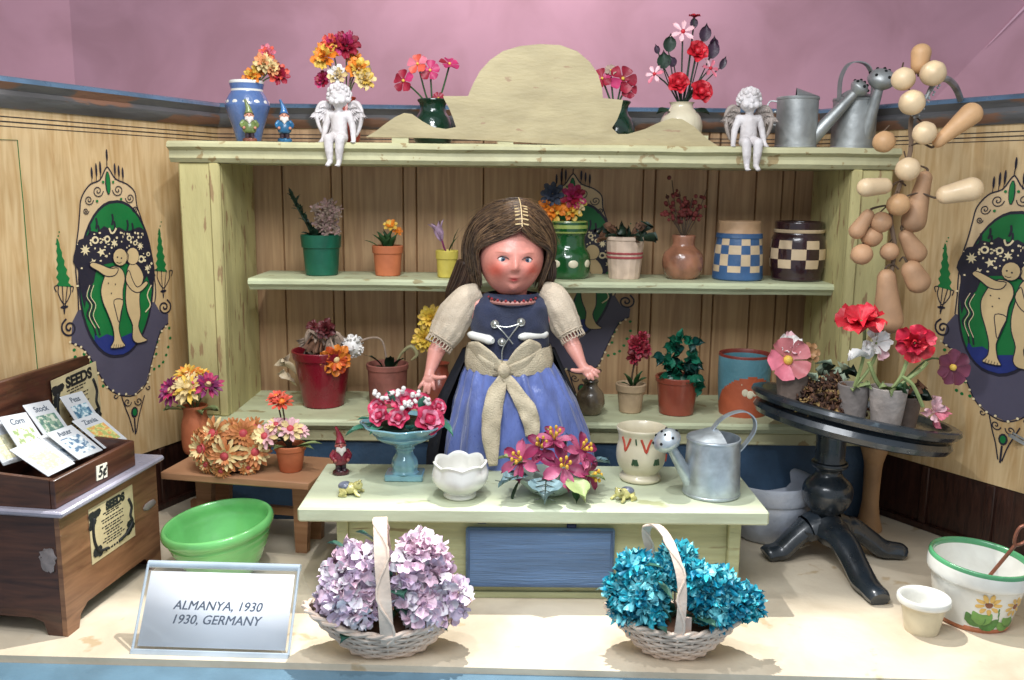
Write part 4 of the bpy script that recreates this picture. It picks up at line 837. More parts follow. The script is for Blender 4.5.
# white scalloped bowl
t = thing('bowl', 'small white ceramic bowl with a scalloped rim in the middle of the counter', 'bowl', onc(460, 496))
def sc(r, z, a):
    k = max(0, min(1, (z - 8) / 24)); c = abs(cos(3.5 * a + .3)); return (r * (1 + .07 * k * (c - .5)), z + (3.4 * k * (c - .6)) + 1.2 * sin(a) * k)
b = MB(); b.lathe([(15, 0), (16.5, 1.5), (16, 4), (15, 6), (20, 9), (26, 15), (28, 22), (26.5, 29), (25.5, 33), (26.5, 36), (25, 37), (23.4, 34), (23.5, 28), (23, 20), (14, 11), (.01, 9)], 84, sub=3, fn=sc); b.build('bowl_body', wceram, t)
# lily bowl
t = thing('flower_bowl', 'low pale bowl crowded with magenta lilies and blue grey veined leaves', 'flower bowl', onc(549, 492))
b = MB(); b.lathe([(14, 0), (20, 3), (30, 12), (33, 18), (31, 18), (20, 8), (.01, 6)], 40, sub=3); b.build('bowl_body', simple('celadon', 168, 188, 178, rough=.3, coat=.4), t)
lil = simple('lily', 180, 84, 120, rough=.5, var=.18, sc=5); lil2 = simple('lily_dark', 146, 40, 84, rough=.5, var=.18, sc=5); stam = simple('stamen', 226, 178, 60, rough=.5)
for (x, y, z, n, R) in ((-28, -16, 38, (-.6, -1, .6), 22), (-8, -4, 46, (-.1, -.8, 1), 21), (13, -16, 32, (.1, -1, .7), 27), (30, -4, 44, (.7, -.6, .8), 22), (38, -10, 22, (.9, -.8, .1), 18), (4, -6, 56, (0, -.5, 1), 18)):
    o = fl(t, (x, y, z), n, R, [lil, lil2], name='lily', np=6, W=.5, cup=.45, curl=.42, blunt=.98, cross=.18, pw=1.1); nn = V(n).normalized(); xx, yy, _ = basis(nn); b = MB()
    for k in range(5): a = k * 1.256; e = V((x, y, z)) + nn * 12 + (xx * cos(a) + yy * sin(a)) * 5; b.tube([(x, y, z), e], .6, m=0, seg=5); b.ball(e, 1.7, m=1, seg=7, ring=5, sq=(1, 1, 1.4))
    b.build('stamens', [stam, stam], o)
for (o, d, l, w, m) in (((-22, -20, 24), (-1, -.6, -.1), 34, 24, leafb), ((-4, -26, 22), (-.1, -1, -.5), 30, 34, leafb), ((20, -24, 22), (.5, -1, -.5), 32, 24, leafl), ((-14, -12, 34), (-1, -.4, .1), 26, 13, leafl), ((30, -14, 22), (1, -.5, .1), 26, 18, leafl), ((-30, -10, 36), (-1, -.3, .3), 22, 10, leafl), ((36, 0, 30), (1, -.1, .2), 24, 16, leafb), ((-30, -14, 16), (-.4, -.4, -.9), 26, 4, leafg), ((24, -26, 14), (.1, -.6, -.9), 16, 8, leafg), ((0, 4, 50), (-.2, 0, 1), 16, 10, leafl), ((14, 4, 44), (.4, .2, 1), 16, 12, leafb)):
    b = MB(); b.leaf(o, d, l, w, curl=.3, cup=.2, ruf=.05); o_ = b.build('leaf', m, t, ang=0)
    if m is leafb:
        d = V(d).normalized(); up = V((0, 0, 1)); up = (up - d * up.dot(d)).normalized(); sd = d.cross(up); q = MB()
        mid = [V(o) + d * l * s_ + up * (l * (.2 * s_ - .3 * s_ * s_) + 1.0) for s_ in (.05, .3, .55, .8, .95)]; q.tube(mid, .6, seg=5)
        for i in (0, 1, 2, 3):
            for sg in (-1, 1): q.tube([mid[i], mid[i] + d * l * .16 + sd * sg * w * .28 + up * .9], .45, seg=4)
        q.build('veins', leafd, o_)
# patterned cup
t = thing('cup', 'cream pottery cup with red zigzag and green leaf strokes behind the tin watering can', 'cup', onc(640, 479), .1)
b = MB(); pr = [(16, 0), (20, 1), (20.5, 4), (18, 7), (17.5, 9), (22, 15), (24.5, 24), (24, 33), (22.5, 40), (23, 47), (25, 53), (23.6, 54), (21, 48), (20.5, 40), (21, 30), (12, 16), (.01, 14)]
b.lathe(pr, 48, sub=4); bd = b.build('cup_body', cceram, t); spr = smoothprof(pr[:11], 6)
def rz_at(z):
    for i in range(8, len(spr) - 1):
        if spr[i][1] <= z <= spr[i + 1][1]: k = (z - spr[i][1]) / max(1e-6, spr[i + 1][1] - spr[i][1]); return spr[i][0] + (spr[i + 1][0] - spr[i][0]) * k
    return 24
def stroke(par, pts, w, m, name):
    q = MB(); q.tube([(( rz_at(z) + .1) * cos(a), (rz_at(z) + .1) * sin(a), z) for a, z in pts], w, seg=6, sub=3); q.build(name, m, par)
sred = simple('stroke_red', 196, 74, 52, rough=.4); sgrn = simple('stroke_green', 52, 84, 54, rough=.4)
for a0 in (-2.5, -1.6, -.7, .6, 2): stroke(bd, [(a0 - .22, 47), (a0 - .1, 40), (a0, 34), (a0 + .1, 40), (a0 + .22, 47)], 1.15, sred, 'painted_zigzag')
for a0 in (-2.05, -1.15, -.3): 
    for da_ in (-.1, 0.02, .12): stroke(bd, [(a0 + da_ * .4, 27), (a0 + da_, 21)], 1.3, sgrn if a0 < -1 else sred, 'painted_leaf')
for a0 in (-2.05, -1.15): stroke(bd, [(a0, 47), (a0 + .03, 41)], .8, sgrn, 'painted_leaf')
# big tin watering can
wcan(onc(711, 493), 'shiny galvanised tin watering can with an arched handle at the right end of the counter', galv, pi + .22, r=28, h=58, rt=26, spout=((-1, 14), (17, 50)), rose_r=14, handle='side')

# ================================================================ SEED CABINET
n0 = G(68, 637, 0); f0 = G(162, 563, 0); dirv = (f0 - n0); Lc = 1.72; rzs = atan2(dirv.y, dirv.x)
m_mah = woodmat('mahogany', rgb(96, 58, 42), rgb(60, 34, 26), st=(.7, .7, 6), sc=1.6, dist=1.5, bump=.08, rough=.4, coat=.25)
m_mah2 = woodmat('mahogany_front', rgb(156, 112, 80), rgb(116, 76, 52), st=(.7, .7, 6), sc=1.3, dist=1.5, bump=.08, rough=.45, coat=.2)
m_edge = simple('grey_lacquer_top', 158, 156, 172, rough=.3, var=.1, coat=.4)
sc_ = thing('seed_cabinet', 'brown wooden seed cabinet with high back board and SEEDS poster', 'cabinet', n0, rzs, k=1)
def prismY(poly, y0, y1, nm, m, par): q = MB(); q.prism(poly, y0, y1); return q.build(nm, m, par, k=1)
H = 1.21; Dp = 1.12
prismY([(0, 0), (.18, 0), (.22, .13), (.34, .2), (Lc - .34, .2), (Lc - .22, .13), (Lc - .18, 0), (Lc, 0), (Lc, H), (0, H)], 0, .05, 'front_panel', m_mah2, sc_)
q = MB(); M = Matrix.Rotation(pi / 2, 4, 'Z'); q.prism([(.052, 0), (.2, 0), (.24, .13), (.34, .17), (Dp - .34, .17), (Dp - .24, .13), (Dp - .18, 0), (Dp, 0), (Dp, H), (.052, H)], -.05, 0, M=M); q.build('side_panel', m_mah, sc_)
q = MB(); q.box(Lc - .05, Lc, .052, Dp, 0, H); q.build('side_panel', m_mah, sc_)
q = MB(); q.box(-.07, Lc + .06, -.08, Dp + .02, H + .002, H + .065, bev=.02); q.build('top_board', m_edge, sc_)

paper = simple('aged_paper', 206, 192, 150, rough=.8, var=.1, sc=3, bump=.05); ink = simple('ink', 28, 30, 30, rough=.7, bump=0)
def poster(par, M, w, h, name='poster'):
    """M maps poster coordinates (x right, y up, z out) to the parent"""
    q = MB(); q.box(-w / 2, w / 2, -h / 2, h / 2, 0, .006, M=M); o = q.build(name, paper, par, k=1)
    q = MB(); q.text('SEEDS', h * .2, M @ Matrix.Translation((.08 * w, h * .375, .009)), off=.008, ext=.001, sx=1.08)
    r = random.Random(5)
    for k, (wd, yy) in enumerate(((.42, .27), (.3, .23), (.5, .16), (.46, .11), (.5, .03), (.36, -.02), (.44, -.08), (.3, -.13), (.42, -.19), (.5, -.24), (.34, -.29))):
        x = -wd / 2 * w
        while x < wd / 2 * w: l = r.uniform(.03, .09) * w; q.box(x, min(x + l, wd / 2 * w), yy * h - .004, yy * h + .006 * h + .004, .007, .009, M=M); x += l + .018 * w
    P_ = lambda pts, wd: q.tube([M @ V((x * w, y * h, .008)) for x, y in pts], wd * w, seg=5, sub=4)
    P_([(-.4, .3), (-.44, .1), (-.42, -.15), (-.33, -.33), (-.15, -.38)], .022); P_([(.38, .28), (.44, .1), (.4, -.05), (.44, -.2), (.3, -.34), (.1, -.39)], .022)
    for k in range(26):
        x, y = (-.38 + r.uniform(-.09, .09), .28 + r.uniform(-.12, .1)) if k < 12 else ((.38 + r.uniform(-.06, .06), -.27 + r.uniform(-.08, .08)) if k < 20 else (-.36 + r.uniform(-.06, .06), -.34 + r.uniform(-.05, .05)))
        q.add([M @ V((x * w + .06 * w * cos(a), y * h + .05 * w * sin(a), .0075 + k * .00015)) for a in [j * pi / 3 for j in range(6)]], [list(range(6))])
    for k in range(7): q.box((-.2 + k * .06) * w, (-.16 + k * .06) * w, -.42 * h, -.385 * h, .007, .009, M=M)
    q.build('print', ink, o, k=1, ang=0)
def loc_of(px, py, o, yplane):   # local x,z on the plane y=yplane of thing o
    Mi = o.matrix_basis.inverted(); nrm = V((0, -1, 0)); nrm.rotate(o.rotation_euler); pp = o.matrix_basis @ V((0, yplane, 0)); h_ = hit(px, py, pp, nrm); return Mi @ h_
bpy.context.view_layer.update()
pa, pb, pc = loc_of(88, 507, sc_, -.002), loc_of(132, 486, sc_, -.002), loc_of(93.5, 560, sc_, -.002); pd = loc_of(135, 538, sc_, -.002)
cx, cz = (pa.x + pd.x) / 2, (pa.z + pd.z) / 2
Mf = Matrix(((1, 0, 0, cx), (0, 0, -1, -.001), (0, 1, 0, cz), (0, 0, 0, 1)))
poster(sc_, Mf, abs(pb.x - pa.x), (abs(pa.z - pc.z) + abs(pb.z - pd.z)) / 2)
# worn chips
chipm = simple('peeled_tape', 150, 138, 136, rough=.35, var=.2, sc=9)
for (px, py, w, h_, yp) in ((149, 505, .13, .075, 0),):
    p = loc_of(px, py, sc_, 0); q = MB(); q.ball((p.x, -.006, p.z), 1, sq=(w, .008, h_ * .6), fn=lambda v: 1 + .25 * noise.noise(v * 3)); q.build('tape_remnant', chipm, sc_)
nrm = V((-1, 0, 0)); nrm.rotate(sc_.rotation_euler); p = sc_.matrix_basis.inverted() @ hit(48, 560, sc_.location, nrm)
q = MB(); q.ball((-.006, p.y, p.z), 1, sq=(.008, .075, .11), fn=lambda v: 1 + .6 * noise.noise(v * 3)); q.build('tape_remnant', chipm, sc_)
# back poster (own thing: card leaning on the back board)
nrm = V((0, -1, 0)); nrm.rotate(sc_.rotation_euler)
def lb(px, py, yl): return sc_.matrix_basis.inverted() @ hit(px, py, sc_.matrix_basis @ V((0, yl, 0)), nrm)
pa, pb = lb(50, 371, Dp + .02), lb(96, 367, Dp + .02)
w_ = (pb.x - pa.x); cpx = (pa.x + pb.x) / 2 - .0
q = MB(); q.box(-.3, pb.x + .02, Dp + .03, Dp + .1, 0, 2.26, bev=.01); bb = q.build('back_board', m_mah, sc_, k=1)
t = thing('poster', 'upright aged SEEDS poster leaning on the back board behind the seed packets', 'poster', sc_.matrix_basis @ V((cpx, Dp + .005, 1.27)), rzs, k=1)
Mf = Matrix.Translation((0, -.002, .44)) @ Matrix.Rotation(radians(-4), 4, 'Y') @ Matrix(((1, 0, 0, 0), (0, 0, -1, 0), (0, 1, 0, 0), (0, 0, 0, 1)))
poster(t, Mf, max(.6, w_), .86, 'sheet')
# tray
TZ = H + .067
t = thing('seed_tray', 'open dark wooden tray of seed packets with a 5c tag on top of the cabinet', 'tray', sc_.matrix_basis @ V((0, .02, TZ)), rzs, k=1)
Lt = 1.36; Wt = .96
q = MB(); q.box(0, Lt, 0, .05, 0, .28, bev=.008); q.build('front_board', m_mah, t)
for x in (0, Lt - .05): q = MB(); M = Matrix.Rotation(pi / 2, 4, 'Z'); q.prism([(.052, .0), (Wt, 0), (Wt, .34), (.052, .28)], -x - .05, -x, M=M); q.build('end_board', m_mah, t)
q = MB(); q.box(.052, Lt - .052, .052, Wt, 0, .04); q.build('tray_floor', m_mah, t)
q = MB(); q.box(.052, Lt - .052, Wt - .05, Wt, .042, .34, bev=.008); q.build('back_board', m_mah, t)
bpy.context.view_layer.update()
p = t.matrix_basis.inverted() @ hit(101, 466, t.location, nrm)
tag_ = MB(); tag_.box(-.09, .09, -.008, -.001, -.075, .075); M = Matrix.Translation((p.x, 0, .13)) @ Matrix.Rotation(radians(4), 4, 'Y')
o = tag_.build('price_tag', simple('tag_white', 226, 222, 206, rough=.6, bump=0), t, k=1, M=M)
q = MB(); q.text('5¢', .15, M @ Matrix(((1, 0, 0, 0), (0, 0, -1, -.0095), (0, 1, 0, 0), (0, 0, 0, 1))), shear=.2, off=.004, ext=.001); q.build('price', ink, o, k=1)
# packets
pw_ = simple('packet_white', 196, 200, 206, rough=.35, bump=0, var=.03, coat=.2)
tray_t = t
def packet(px, py, ly0, roll, pic, word, lean=42, w=.3, h=.46, pos=''):
    l_ = tray_t.matrix_basis.inverted() @ hit(px, py, tray_t.matrix_basis @ V((0, ly0, 0)), nrm); loc = tray_t.matrix_basis @ l_; t = thing('seed_packet', 'white seed packet ' + pos, 'seed packet', loc, rzs, group='seed packets in the tray', k=1)
    M = Matrix.Rotation(roll, 4, 'Y') @ Matrix.Rotation(radians(90 - lean), 4, 'X')
    q = MB(); q.box(-w / 2, w / 2, 0, h, -.006, .006, M=M, bev=.003); q.build('envelope', pw_, t)
    q = MB(); r = random.Random(px); x0, x1, y0, y1 = -w * .36, w * .36, h * .12, h * .68; nx, ny = 14, 18
    for i in range(nx):
        for j in range(ny):
            v = noise.noise(V((i * .35 + px, j * .3, py))) + .35 * noise.noise(V((i * .9, j * .9, px))); q.add([M @ V((x0 + (x1 - x0) * a / nx, y0 + (y1 - y0) * b / ny, .0075)) for a, b in ((i, j), (i + 1, j), (i + 1, j + 1), (i, j + 1))], [[0, 1, 2, 3]], 0 if v < -.1 else (1 if v < .15 else 2))
    q.build('picture', pic, t, ang=0)
    if word: q = MB(); q.text(word, .095, M @ Matrix.Translation((0, h * .83, .0085)), off=.001, ext=.0008); q.build('lettering', simple('packet_ink', 84, 96, 110, rough=.6, bump=0), t, ang=0)
pc_ = lambda n, a, b, c: [simple(n + 'a', *a, rough=.4, bump=0), simple(n + 'b', *b, rough=.4, bump=0), simple(n + 'c', *c, rough=.4, bump=0)]
gy = pc_('pic_corn', (150, 170, 120), (214, 216, 190), (226, 224, 214)); gt = pc_('pic_stock', (88, 124, 116), (130, 160, 140), (200, 206, 190)); bl_ = pc_('pic_peas', (70, 110, 140), (130, 168, 186), (206, 220, 226)); zn = pc_('pic_zinnia', (168, 180, 110), (214, 204, 130), (216, 160, 96)); bw = pc_('pic_blue', (90, 120, 150), (190, 204, 214), (222, 226, 228)); yw = pc_('pic_yellow', (214, 206, 170), (226, 220, 190), (190, 190, 160))
for a in ((17, 462, .72, .1, yw, '', 36, .38, .46, 'with pale blank front at the far left of the tray'), (39, 456, .62, .12, gy, 'Corn', 36, .4, .5, 'lettered Corn leaning left in the tray'), (63, 441, .66, .1, gt, 'Stock', 38, .42, .5, 'lettered Stock with a dark green picture'), (93, 428, .78, .05, bl_, 'Peas', 34, .4, .46, 'lettered Peas with a blue picture, highest in the tray'),
          (62, 470, .26, .0, yw, '', 58, .42, .46, 'with a faint yellow picture at the front left of the tray'), (82, 459, .36, .12, bw, '', 56, .4, .44, 'underneath the blue flower packet in the tray'), (91, 455, .3, .05, bw, 'Aster', 54, .42, .44, 'with small blue flowers at the front middle of the tray'), (116, 444, .3, .05, zn, 'Zinnia', 52, .44, .46, 'lettered Zinnia with a yellow green picture at the right of the tray')): packet(*a)
# ================================================================ BENCH
ZB = 1.0
a_, b_, c_, d_ = G(160, 472, ZB), G(307, 483, ZB), G(328, 451, ZB), G(187, 449.5, ZB)
m_ben = woodmat('bench_wood', rgb(190, 142, 106), rgb(162, 114, 80), st=(.6, .6, 6), sc=1.4, bump=.06, dist=1, rough=.55)
bt = thing('trestle_bench', 'small light wooden trestle bench carrying flower pots behind the green bowl', 'bench', V((a_.x, a_.y, 0)), atan2(b_.y - a_.y, b_.x - a_.x), k=1)
Lb = (b_ - a_).length; Db = .95
q = MB(); q.box(0, Lb + .02, 0, Db, ZB - .09, ZB, bev=.012); q.build('seat_board', m_ben, bt)
for x in (.22, Lb - .35):
    for y in (0.36, Db - .16):
        s_ = 1 if y < .4 else -1
        q = MB(); q.prism([(0, ZB - .093), (.22, ZB - .093), (.16, .0), (.02, 0)], y, y + .1); q.build('leg', m_ben, bt, M=Matrix.Translation((x, 0, 0)))
    q = MB(); q.box(x + .06, x + .14, .463, Db - .163, .3, .4, bev=.01); q.build('cross_bar', m_ben, bt)
q = MB(); q.box(.1, Lb - .1, Db * .45, Db * .45 + .08, .42, .52, bev=.01); q.build('stretcher', m_ben, bt)
def onb(px, py): return G(px, py, ZB + .002)
t = thing('vase', 'plain terracotta vase of purple and cream daisies at the left of the bench', 'vase', onb(197, 452))
b = MB(); b.lathe([(11, 0), (13, 4), (14, 14), (13.4, 30), (11, 40), (12.5, 47), (11, 48), (9, 42), (.01, 36)], 32, sub=3); b.build('body', terra, t)
for (x, y, z, n, R, ms) in ((-18, -8, 64, (-.5, -1, .7), 16, [purp, mage]), (17, -8, 70, (.5, -.8, 1), 15, [purp, mage]), (0, -12, 68, (0, -1, .9), 17, [creamp, yel]), (-6, 2, 78, (-.1, -.6, 1), 14, [yel, orange]), (6, 4, 76, (.2, -.4, 1), 12, [yel, orange])):
    stem(t, [(0, 0, 40), (x * .4, y * .4, 54), (x, y, z)], .8); fl(t, (x, y, z), n, R, ms, np=14, layers=3, W=.3, cup=.25, curl=.2, centre=creamp, cr=.25, jit=.1, blunt=.9)
for (d, l) in (((-1, -.5, .3), 20), ((1, -.5, .35), 24), ((.6, -.8, .1), 16), ((-.5, -.8, .6), 16)): leaves(t, [((d[0] * 8, -6, 44), d, l, 8)], leafl, ruf=.1)
t = thing('flower_bowl', 'mound of dried peach daisies with red centres in a dark dish on the bench', 'flower bowl', onb(235, 467))
b = MB(); b.lathe([(16, 0), (24, 3), (28, 10), (26, 10), (20, 5), (.01, 4)], 36, sub=2); b.build('dish', dryb, t)
b = MB(); b.ball((0, 0, 16), 24, sq=(1.1, .9, .85)); b.build('moss', dryb, t)
rc = simple('daisy_centre', 196, 74, 82, rough=.6, var=.2, sc=12)
ds = simple('daisy_peach', 208, 134, 82, rough=.7, var=.18, sc=8); ds2 = simple('daisy_tan', 190, 126, 66, rough=.7, var=.18, sc=8)
for (x, y, z, R) in ((-24, -18, 24, 17), (0, -26, 20, 17), (25, -18, 22, 17), (-14, -14, 38, 16), (14, -14, 38, 16), (-31, -4, 30, 12), (34, -4, 32, 12), (0, -2, 40, 12), (20, 4, 40, 10), (-4, -28, 6, 10), (-20, -22, 10, 10), (20, -22, 8, 10)):
    fl(t, (x, y, z), (x * .022, -1, (z - 16) * .022), R, rnd.choice([[ds, ds2], [ds, creamp], [ds2, creamp, ds]]), np=15, layers=3, W=.27, cup=.3, curl=.2, centre=rc, cr=.34, shrink=.18, steep=.35)
t = thing('potted_plant', 'little terracotta pot with coral and pale pink daisies on the bench', 'potted plant', onb(291, 470), .1)
potpart(t, 11, 15, 27, terra, lip=1.2, lh=6)
for (x, y, z, n, R, ms, ce_) in ((-6, -4, 70, (-.1, -.5, 1), 12, [coral, simple('coral2', 204, 96, 66)], orange), (-12, 2, 74, (-.3, -.3, 1), 10, [coral], orange), (-22, -10, 38, (-.4, -1, .5), 13, [creamp, ppink], rc), (2, -8, 44, (.1, -1, .9), 13, [ppink, creamp], rc), (-12, -6, 48, (-.1, -.6, 1), 10, [creamp, ppink], rc), (-30, -6, 34, (-.6, -1, .2), 10, [creamp], rc), (10, 0, 40, (.5, -.6, 1), 9, [ppink], rc)):
    stem(t, [(0, 0, 22), (x * .4, y * .4, 36), (x, y, z)], .8, stemb); fl(t, (x, y, z), n, R, ms, np=11, layers=2, W=.36, cup=.25, curl=.15, centre=ce_, cr=.3)
for (d, l) in (((-1, -.4, .1), 26), ((1, -.4, .3), 28), ((.9, -.6, .1), 22), ((-.6, -.8, .1), 16)): leaves(t, [((d[0] * 8, -5, 26), d, l, 9)], leafl)
t = thing('bird_figurine', 'tiny cream bird standing at the left front of the bench', 'figurine', onb(213, 466))
b = MB(); b.ball((0, 0, 6), 5.5, sq=(1.3, .9, .9)); b.ball((6, -1, 11), 3.6); b.ball((9.6, -1.4, 11), 1.3, seg=6, ring=5); b.tube([(-5, 0, 7), (-10, 1, 8), (-13, 1, 11)], [3, 2, 1], seg=6); b.build('body', cceram, t)
q = MB(); q.ball((-1, -4.2, 6.5), 4, sq=(1.2, .4, .8)); q.build('wing', simple('bird_wing', 170, 168, 120), t)
# ================================================================ GREEN BOWL
t = thing('bowl', 'tilted jade green ceramic bowl on the floor behind the name card', 'bowl', G(219, 584, 0) + V((0, .28, 0)), (radians(4), radians(-6), 0)); K *= .99
b = MB(); jade = mat('jade_glaze', rgb(120, 204, 120), rough=.22, var=.08, sc=2, bump=.02, coat=.6)
def rib(r, z, a): return (r + (.5 * sin(z * .9) if z < 44 and r > 20 else 0), z)
b.lathe([(28, 3), (30, 3.5), (32, 6), (38, 16), (45, 30), (49, 42), (50, 48), (53.5, 50), (54.5, 54), (53, 58), (50, 58.5), (48, 54), (46, 44), (38, 26), (26, 12), (.01, 9)], 72, sub=5, fn=rib); b.build('bowl_body', jade, t)
# ================================================================ NAME CARD in acrylic stand
c0, c1_ = G(131, 652, 0), G(289, 657, 0); dx = c1_ - c0
t = thing('name_card', 'clear acrylic stand with a white card reading ALMANYA, 1930', 'sign', c0, atan2(dx.y, dx.x), k=1)
W_ = dx.length; Hh = .80; lean = radians(33)
Mc = Matrix.Rotation(pi / 2 - lean, 4, 'X')      # x right, y up the slope, z toward the viewer
acr = mat('acrylic', (.85, .93, 1), rough=.06, var=0, bump=0, rvar=0, alpha=.06, coat=.6)
acre = simple('acrylic_edge', 196, 212, 226, rough=.15, coat=.5, bump=0, alpha=.75)
q = MB(); q.box(0, W_, 0, Hh, 0, .025, M=Mc, bev=.006); q.build('front_sheet', acr, t, ang=0)
q = MB(); q.tube([Mc @ V((.0, Hh + .01, -.03)), Mc @ V((W_, Hh + .01, -.03))], .035, seg=12); q.build('top_bend', acre, t)
for x in (.008, W_ - .008): q = MB(); q.tube([Mc @ V((x, .01, .0)), Mc @ V((x, Hh, .0))], .013, seg=8); q.build('side_edge', acre, t)
q = MB(); q.box(0, W_, -.03, .03, -.03, .035, M=Mc, bev=.01); q.build('bottom_lip', acre, t)
q = MB(); Mb = Matrix.Translation(Mc @ V((0, Hh, -.06))) @ Matrix.Rotation(-(pi / 2 - lean) * .9, 4, 'X'); q.box(.0, W_, 0, Hh * .9, -.02, 0, M=Mb, bev=.004); q.build('back_sheet', acr, t, ang=0)
card = MB(); card.box(.045, W_ - .045, .055, Hh - .06, -.016, -.006, M=Mc); o = card.build('card', simple('card_white', 236, 240, 248, rough=.6, bump=0, var=.02), t, ang=0)
q = MB(); tm = simple('card_ink', 70, 80, 98, rough=.6, bump=0)
q.text('ALMANYA, 1930', .118, Mc @ Matrix.Translation((W_ * .50, Hh * .535, -.0052)), shear=.22, off=0, ext=.0004)
q.text('ALMANYA, 1930', .118, Mc @ Matrix.Translation((W_ * .50 + .0036, Hh * .535, -.0049)), shear=.22, off=0, ext=.0004)
q.text('ALMANYA, 1930', .118, Mc @ Matrix.Translation((W_ * .50 + .0018, Hh * .535 + .0012, -.0046)), shear=.22, off=0, ext=.0004)
q.text('1930, GERMANY', .118, Mc @ Matrix.Translation((W_ * .50, Hh * .375, -.0052)), shear=.22, off=0, ext=.0004)
q.text('1930, GERMANY', .118, Mc @ Matrix.Translation((W_ * .50 + .0036, Hh * .375, -.0049)), shear=.22, off=0, ext=.0004)
q.text('1930, GERMANY', .118, Mc @ Matrix.Translation((W_ * .50 + .0018, Hh * .375 + .0012, -.0046)), shear=.22, off=0, ext=.0004)
q.build('lettering', tm, o, k=1, ang=0)
# ================================================================ BASKETS
def basket(loc, label, W, D, H, wm, ends, rz, handle_pts, hw_):
    t = thing('flower_basket', label, 'flower basket', loc, rz)
    def rim(a): return H + ends * abs(cos(a)) ** 2.2
    def surf(a, s_, dr=0):   # s_ 0..1 from base to rim
        z = rim(a) * s_; k = .45 + .55 * s_ ** .75; return V(((W * k + dr) * cos(a) * (1 + .12 * s_ * abs(cos(a)) ** 3), (D * k + dr) * sin(a), z))
    n = 60; b = MB(); vs = [surf(2 * pi * j / n, i / 8, -1.6) for i in range(9) for j in range(n)]
    b.add(vs, [[i * n + j, i * n + (j + 1) % n, (i + 1) * n + (j + 1) % n, (i + 1) * n + j] for i in range(8) for j in range(n)] + [list(range(n))[::-1]]); b.build('shade_lining', simple('basket_shadow', 84, 62, 52, rough=.9), t)  # dark inner shell: shade in the weave gaps, put in as colour
    b = MB(); ns = 22
    for r in range(9):
        s_ = (r + .5) / 9; pts = [surf(2 * pi * j / (ns * 4), s_, 1.5 * sin(j * pi / 4 * 1 + (pi if r % 2 else 0)) * 1.0 + .4) for j in range(ns * 4)]
        b.tube(pts, 1.4, seg=6, closed=True, flat=(.9, 1.1))
    for k in range(ns): a = 2 * pi * (k + .5) / ns; b.tube([surf(a, s2, .2) for s2 in (0, .3, .6, 1)], 1.5, seg=6)
    b.build('weave', wm, t)
    b = MB()
    for ph in (0, pi): b.tube([surf(2 * pi * j / 96, 1.0, 1.8 * cos(j * .9 + ph)) + V((0, 0, 1.6 * sin(j * .9 + ph) + 1)) for j in range(96)], 2.0, seg=7, closed=True)
    b.build('rim', wm, t)
    b = MB(); P2, _ = smoothpath([V(p) for p in handle_pts], [1] * len(handle_pts), 5); b.strip(P2, V((1, .0, 0)), hw_, 2)
    h = b.build('handle', wm, t); q = MB()
    q.tube([p + V(((hw_ * .55) * sin(i * .75), -1.5 if True else 0, 0)) for i, p in enumerate(P2)], 1.2, seg=6); q.build('handle_binding', wm, h)
    return t
wic = mat('whitewashed_wicker', rgb(238, 216, 198), rough=.7, var=.15, sc=3, bump=.2)
t = basket(G(386, 659, 0) + V((0, .18, 0)), 'whitewashed wicker basket of pale lilac and pink hydrangeas in front of the counter', 72, 36, 32, wic, 18, .12, [(0, -34, 24), (-2, -43, 66), (-5, -34, 112), (-6, -8, 140), (-5, 12, 118), (0, 24, 66), (0, 26, 28)], 13)
hy = [simple('hydrangea_lilac', 236, 214, 238, rough=.55, var=.1, sc=6), simple('hydrangea_pale', 250, 242, 250, rough=.55, var=.06, sc=6), simple('hydrangea_pink', 240, 208, 226, rough=.55, var=.1, sc=6)]
def hydrangea(t, c, R, ms, fr=14, n=None, np=(4, 5), ruf=.15):
    b = MB(); c = V(c); n = n or int(R * R / 13); b.ball(c, R * .62, seg=12, ring=8, m=0)
    for k in range(n):
        z = 1 - 2 * (k + .5) / n; a = k * 2.39996 + U(-.2, .2); r_ = sqrt(1 - z * z); d = V((r_ * cos(a), r_ * sin(a), z))
        if d.y > .55 or d.z < -.8: continue
        b.flower(c + d * R * U(.72, .98), d + V((U(-.35, .35), U(-.35, .35), U(-.35, .35))), fr * U(.8, 1.15), np=rnd.choice(np), W=.95, cup=.3, curl=U(0, .3), m=tuple(range(len(ms))), ruf=ruf, cross=.2)
    return b.build('hydrangea', ms, t, ang=0)
b = MB(); b.ball((0, 0, 24), 38, sq=(1.15, .62, .4)); b.build('moss', dryb, t)
for k in range(16): leaves(t, [((U(-30, 34), U(-22, 4), U(34, 44)), (U(-1, 1), U(-1, -.2), U(.2, 1.4)), U(16, 26), U(9, 14))], simple('basket_leaf', 66, 112, 94, rough=.45, var=.25, sc=6))
for k in range(9): x = U(-34, 40); stem(t, [(x * .3, -4, 34), (x * .7, -8, 56), (x, -8, 78)], 1, stemm)
for (x, y, z, R) in ((-46, -6, 62, 20), (-34, -16, 78, 19), (-24, -12, 100, 17), (-48, 2, 86, 15), (-28, -20, 58, 16), (22, -10, 92, 17), (42, -2, 100, 16), (34, -20, 56, 15), (62, -8, 58, 19), (48, -8, 78, 17), (18, -18, 72, 12), (32, 2, 108, 13), (-36, 4, 100, 12)): hydrangea(t, (x * .93, y, z * .95), R * .97, hy)
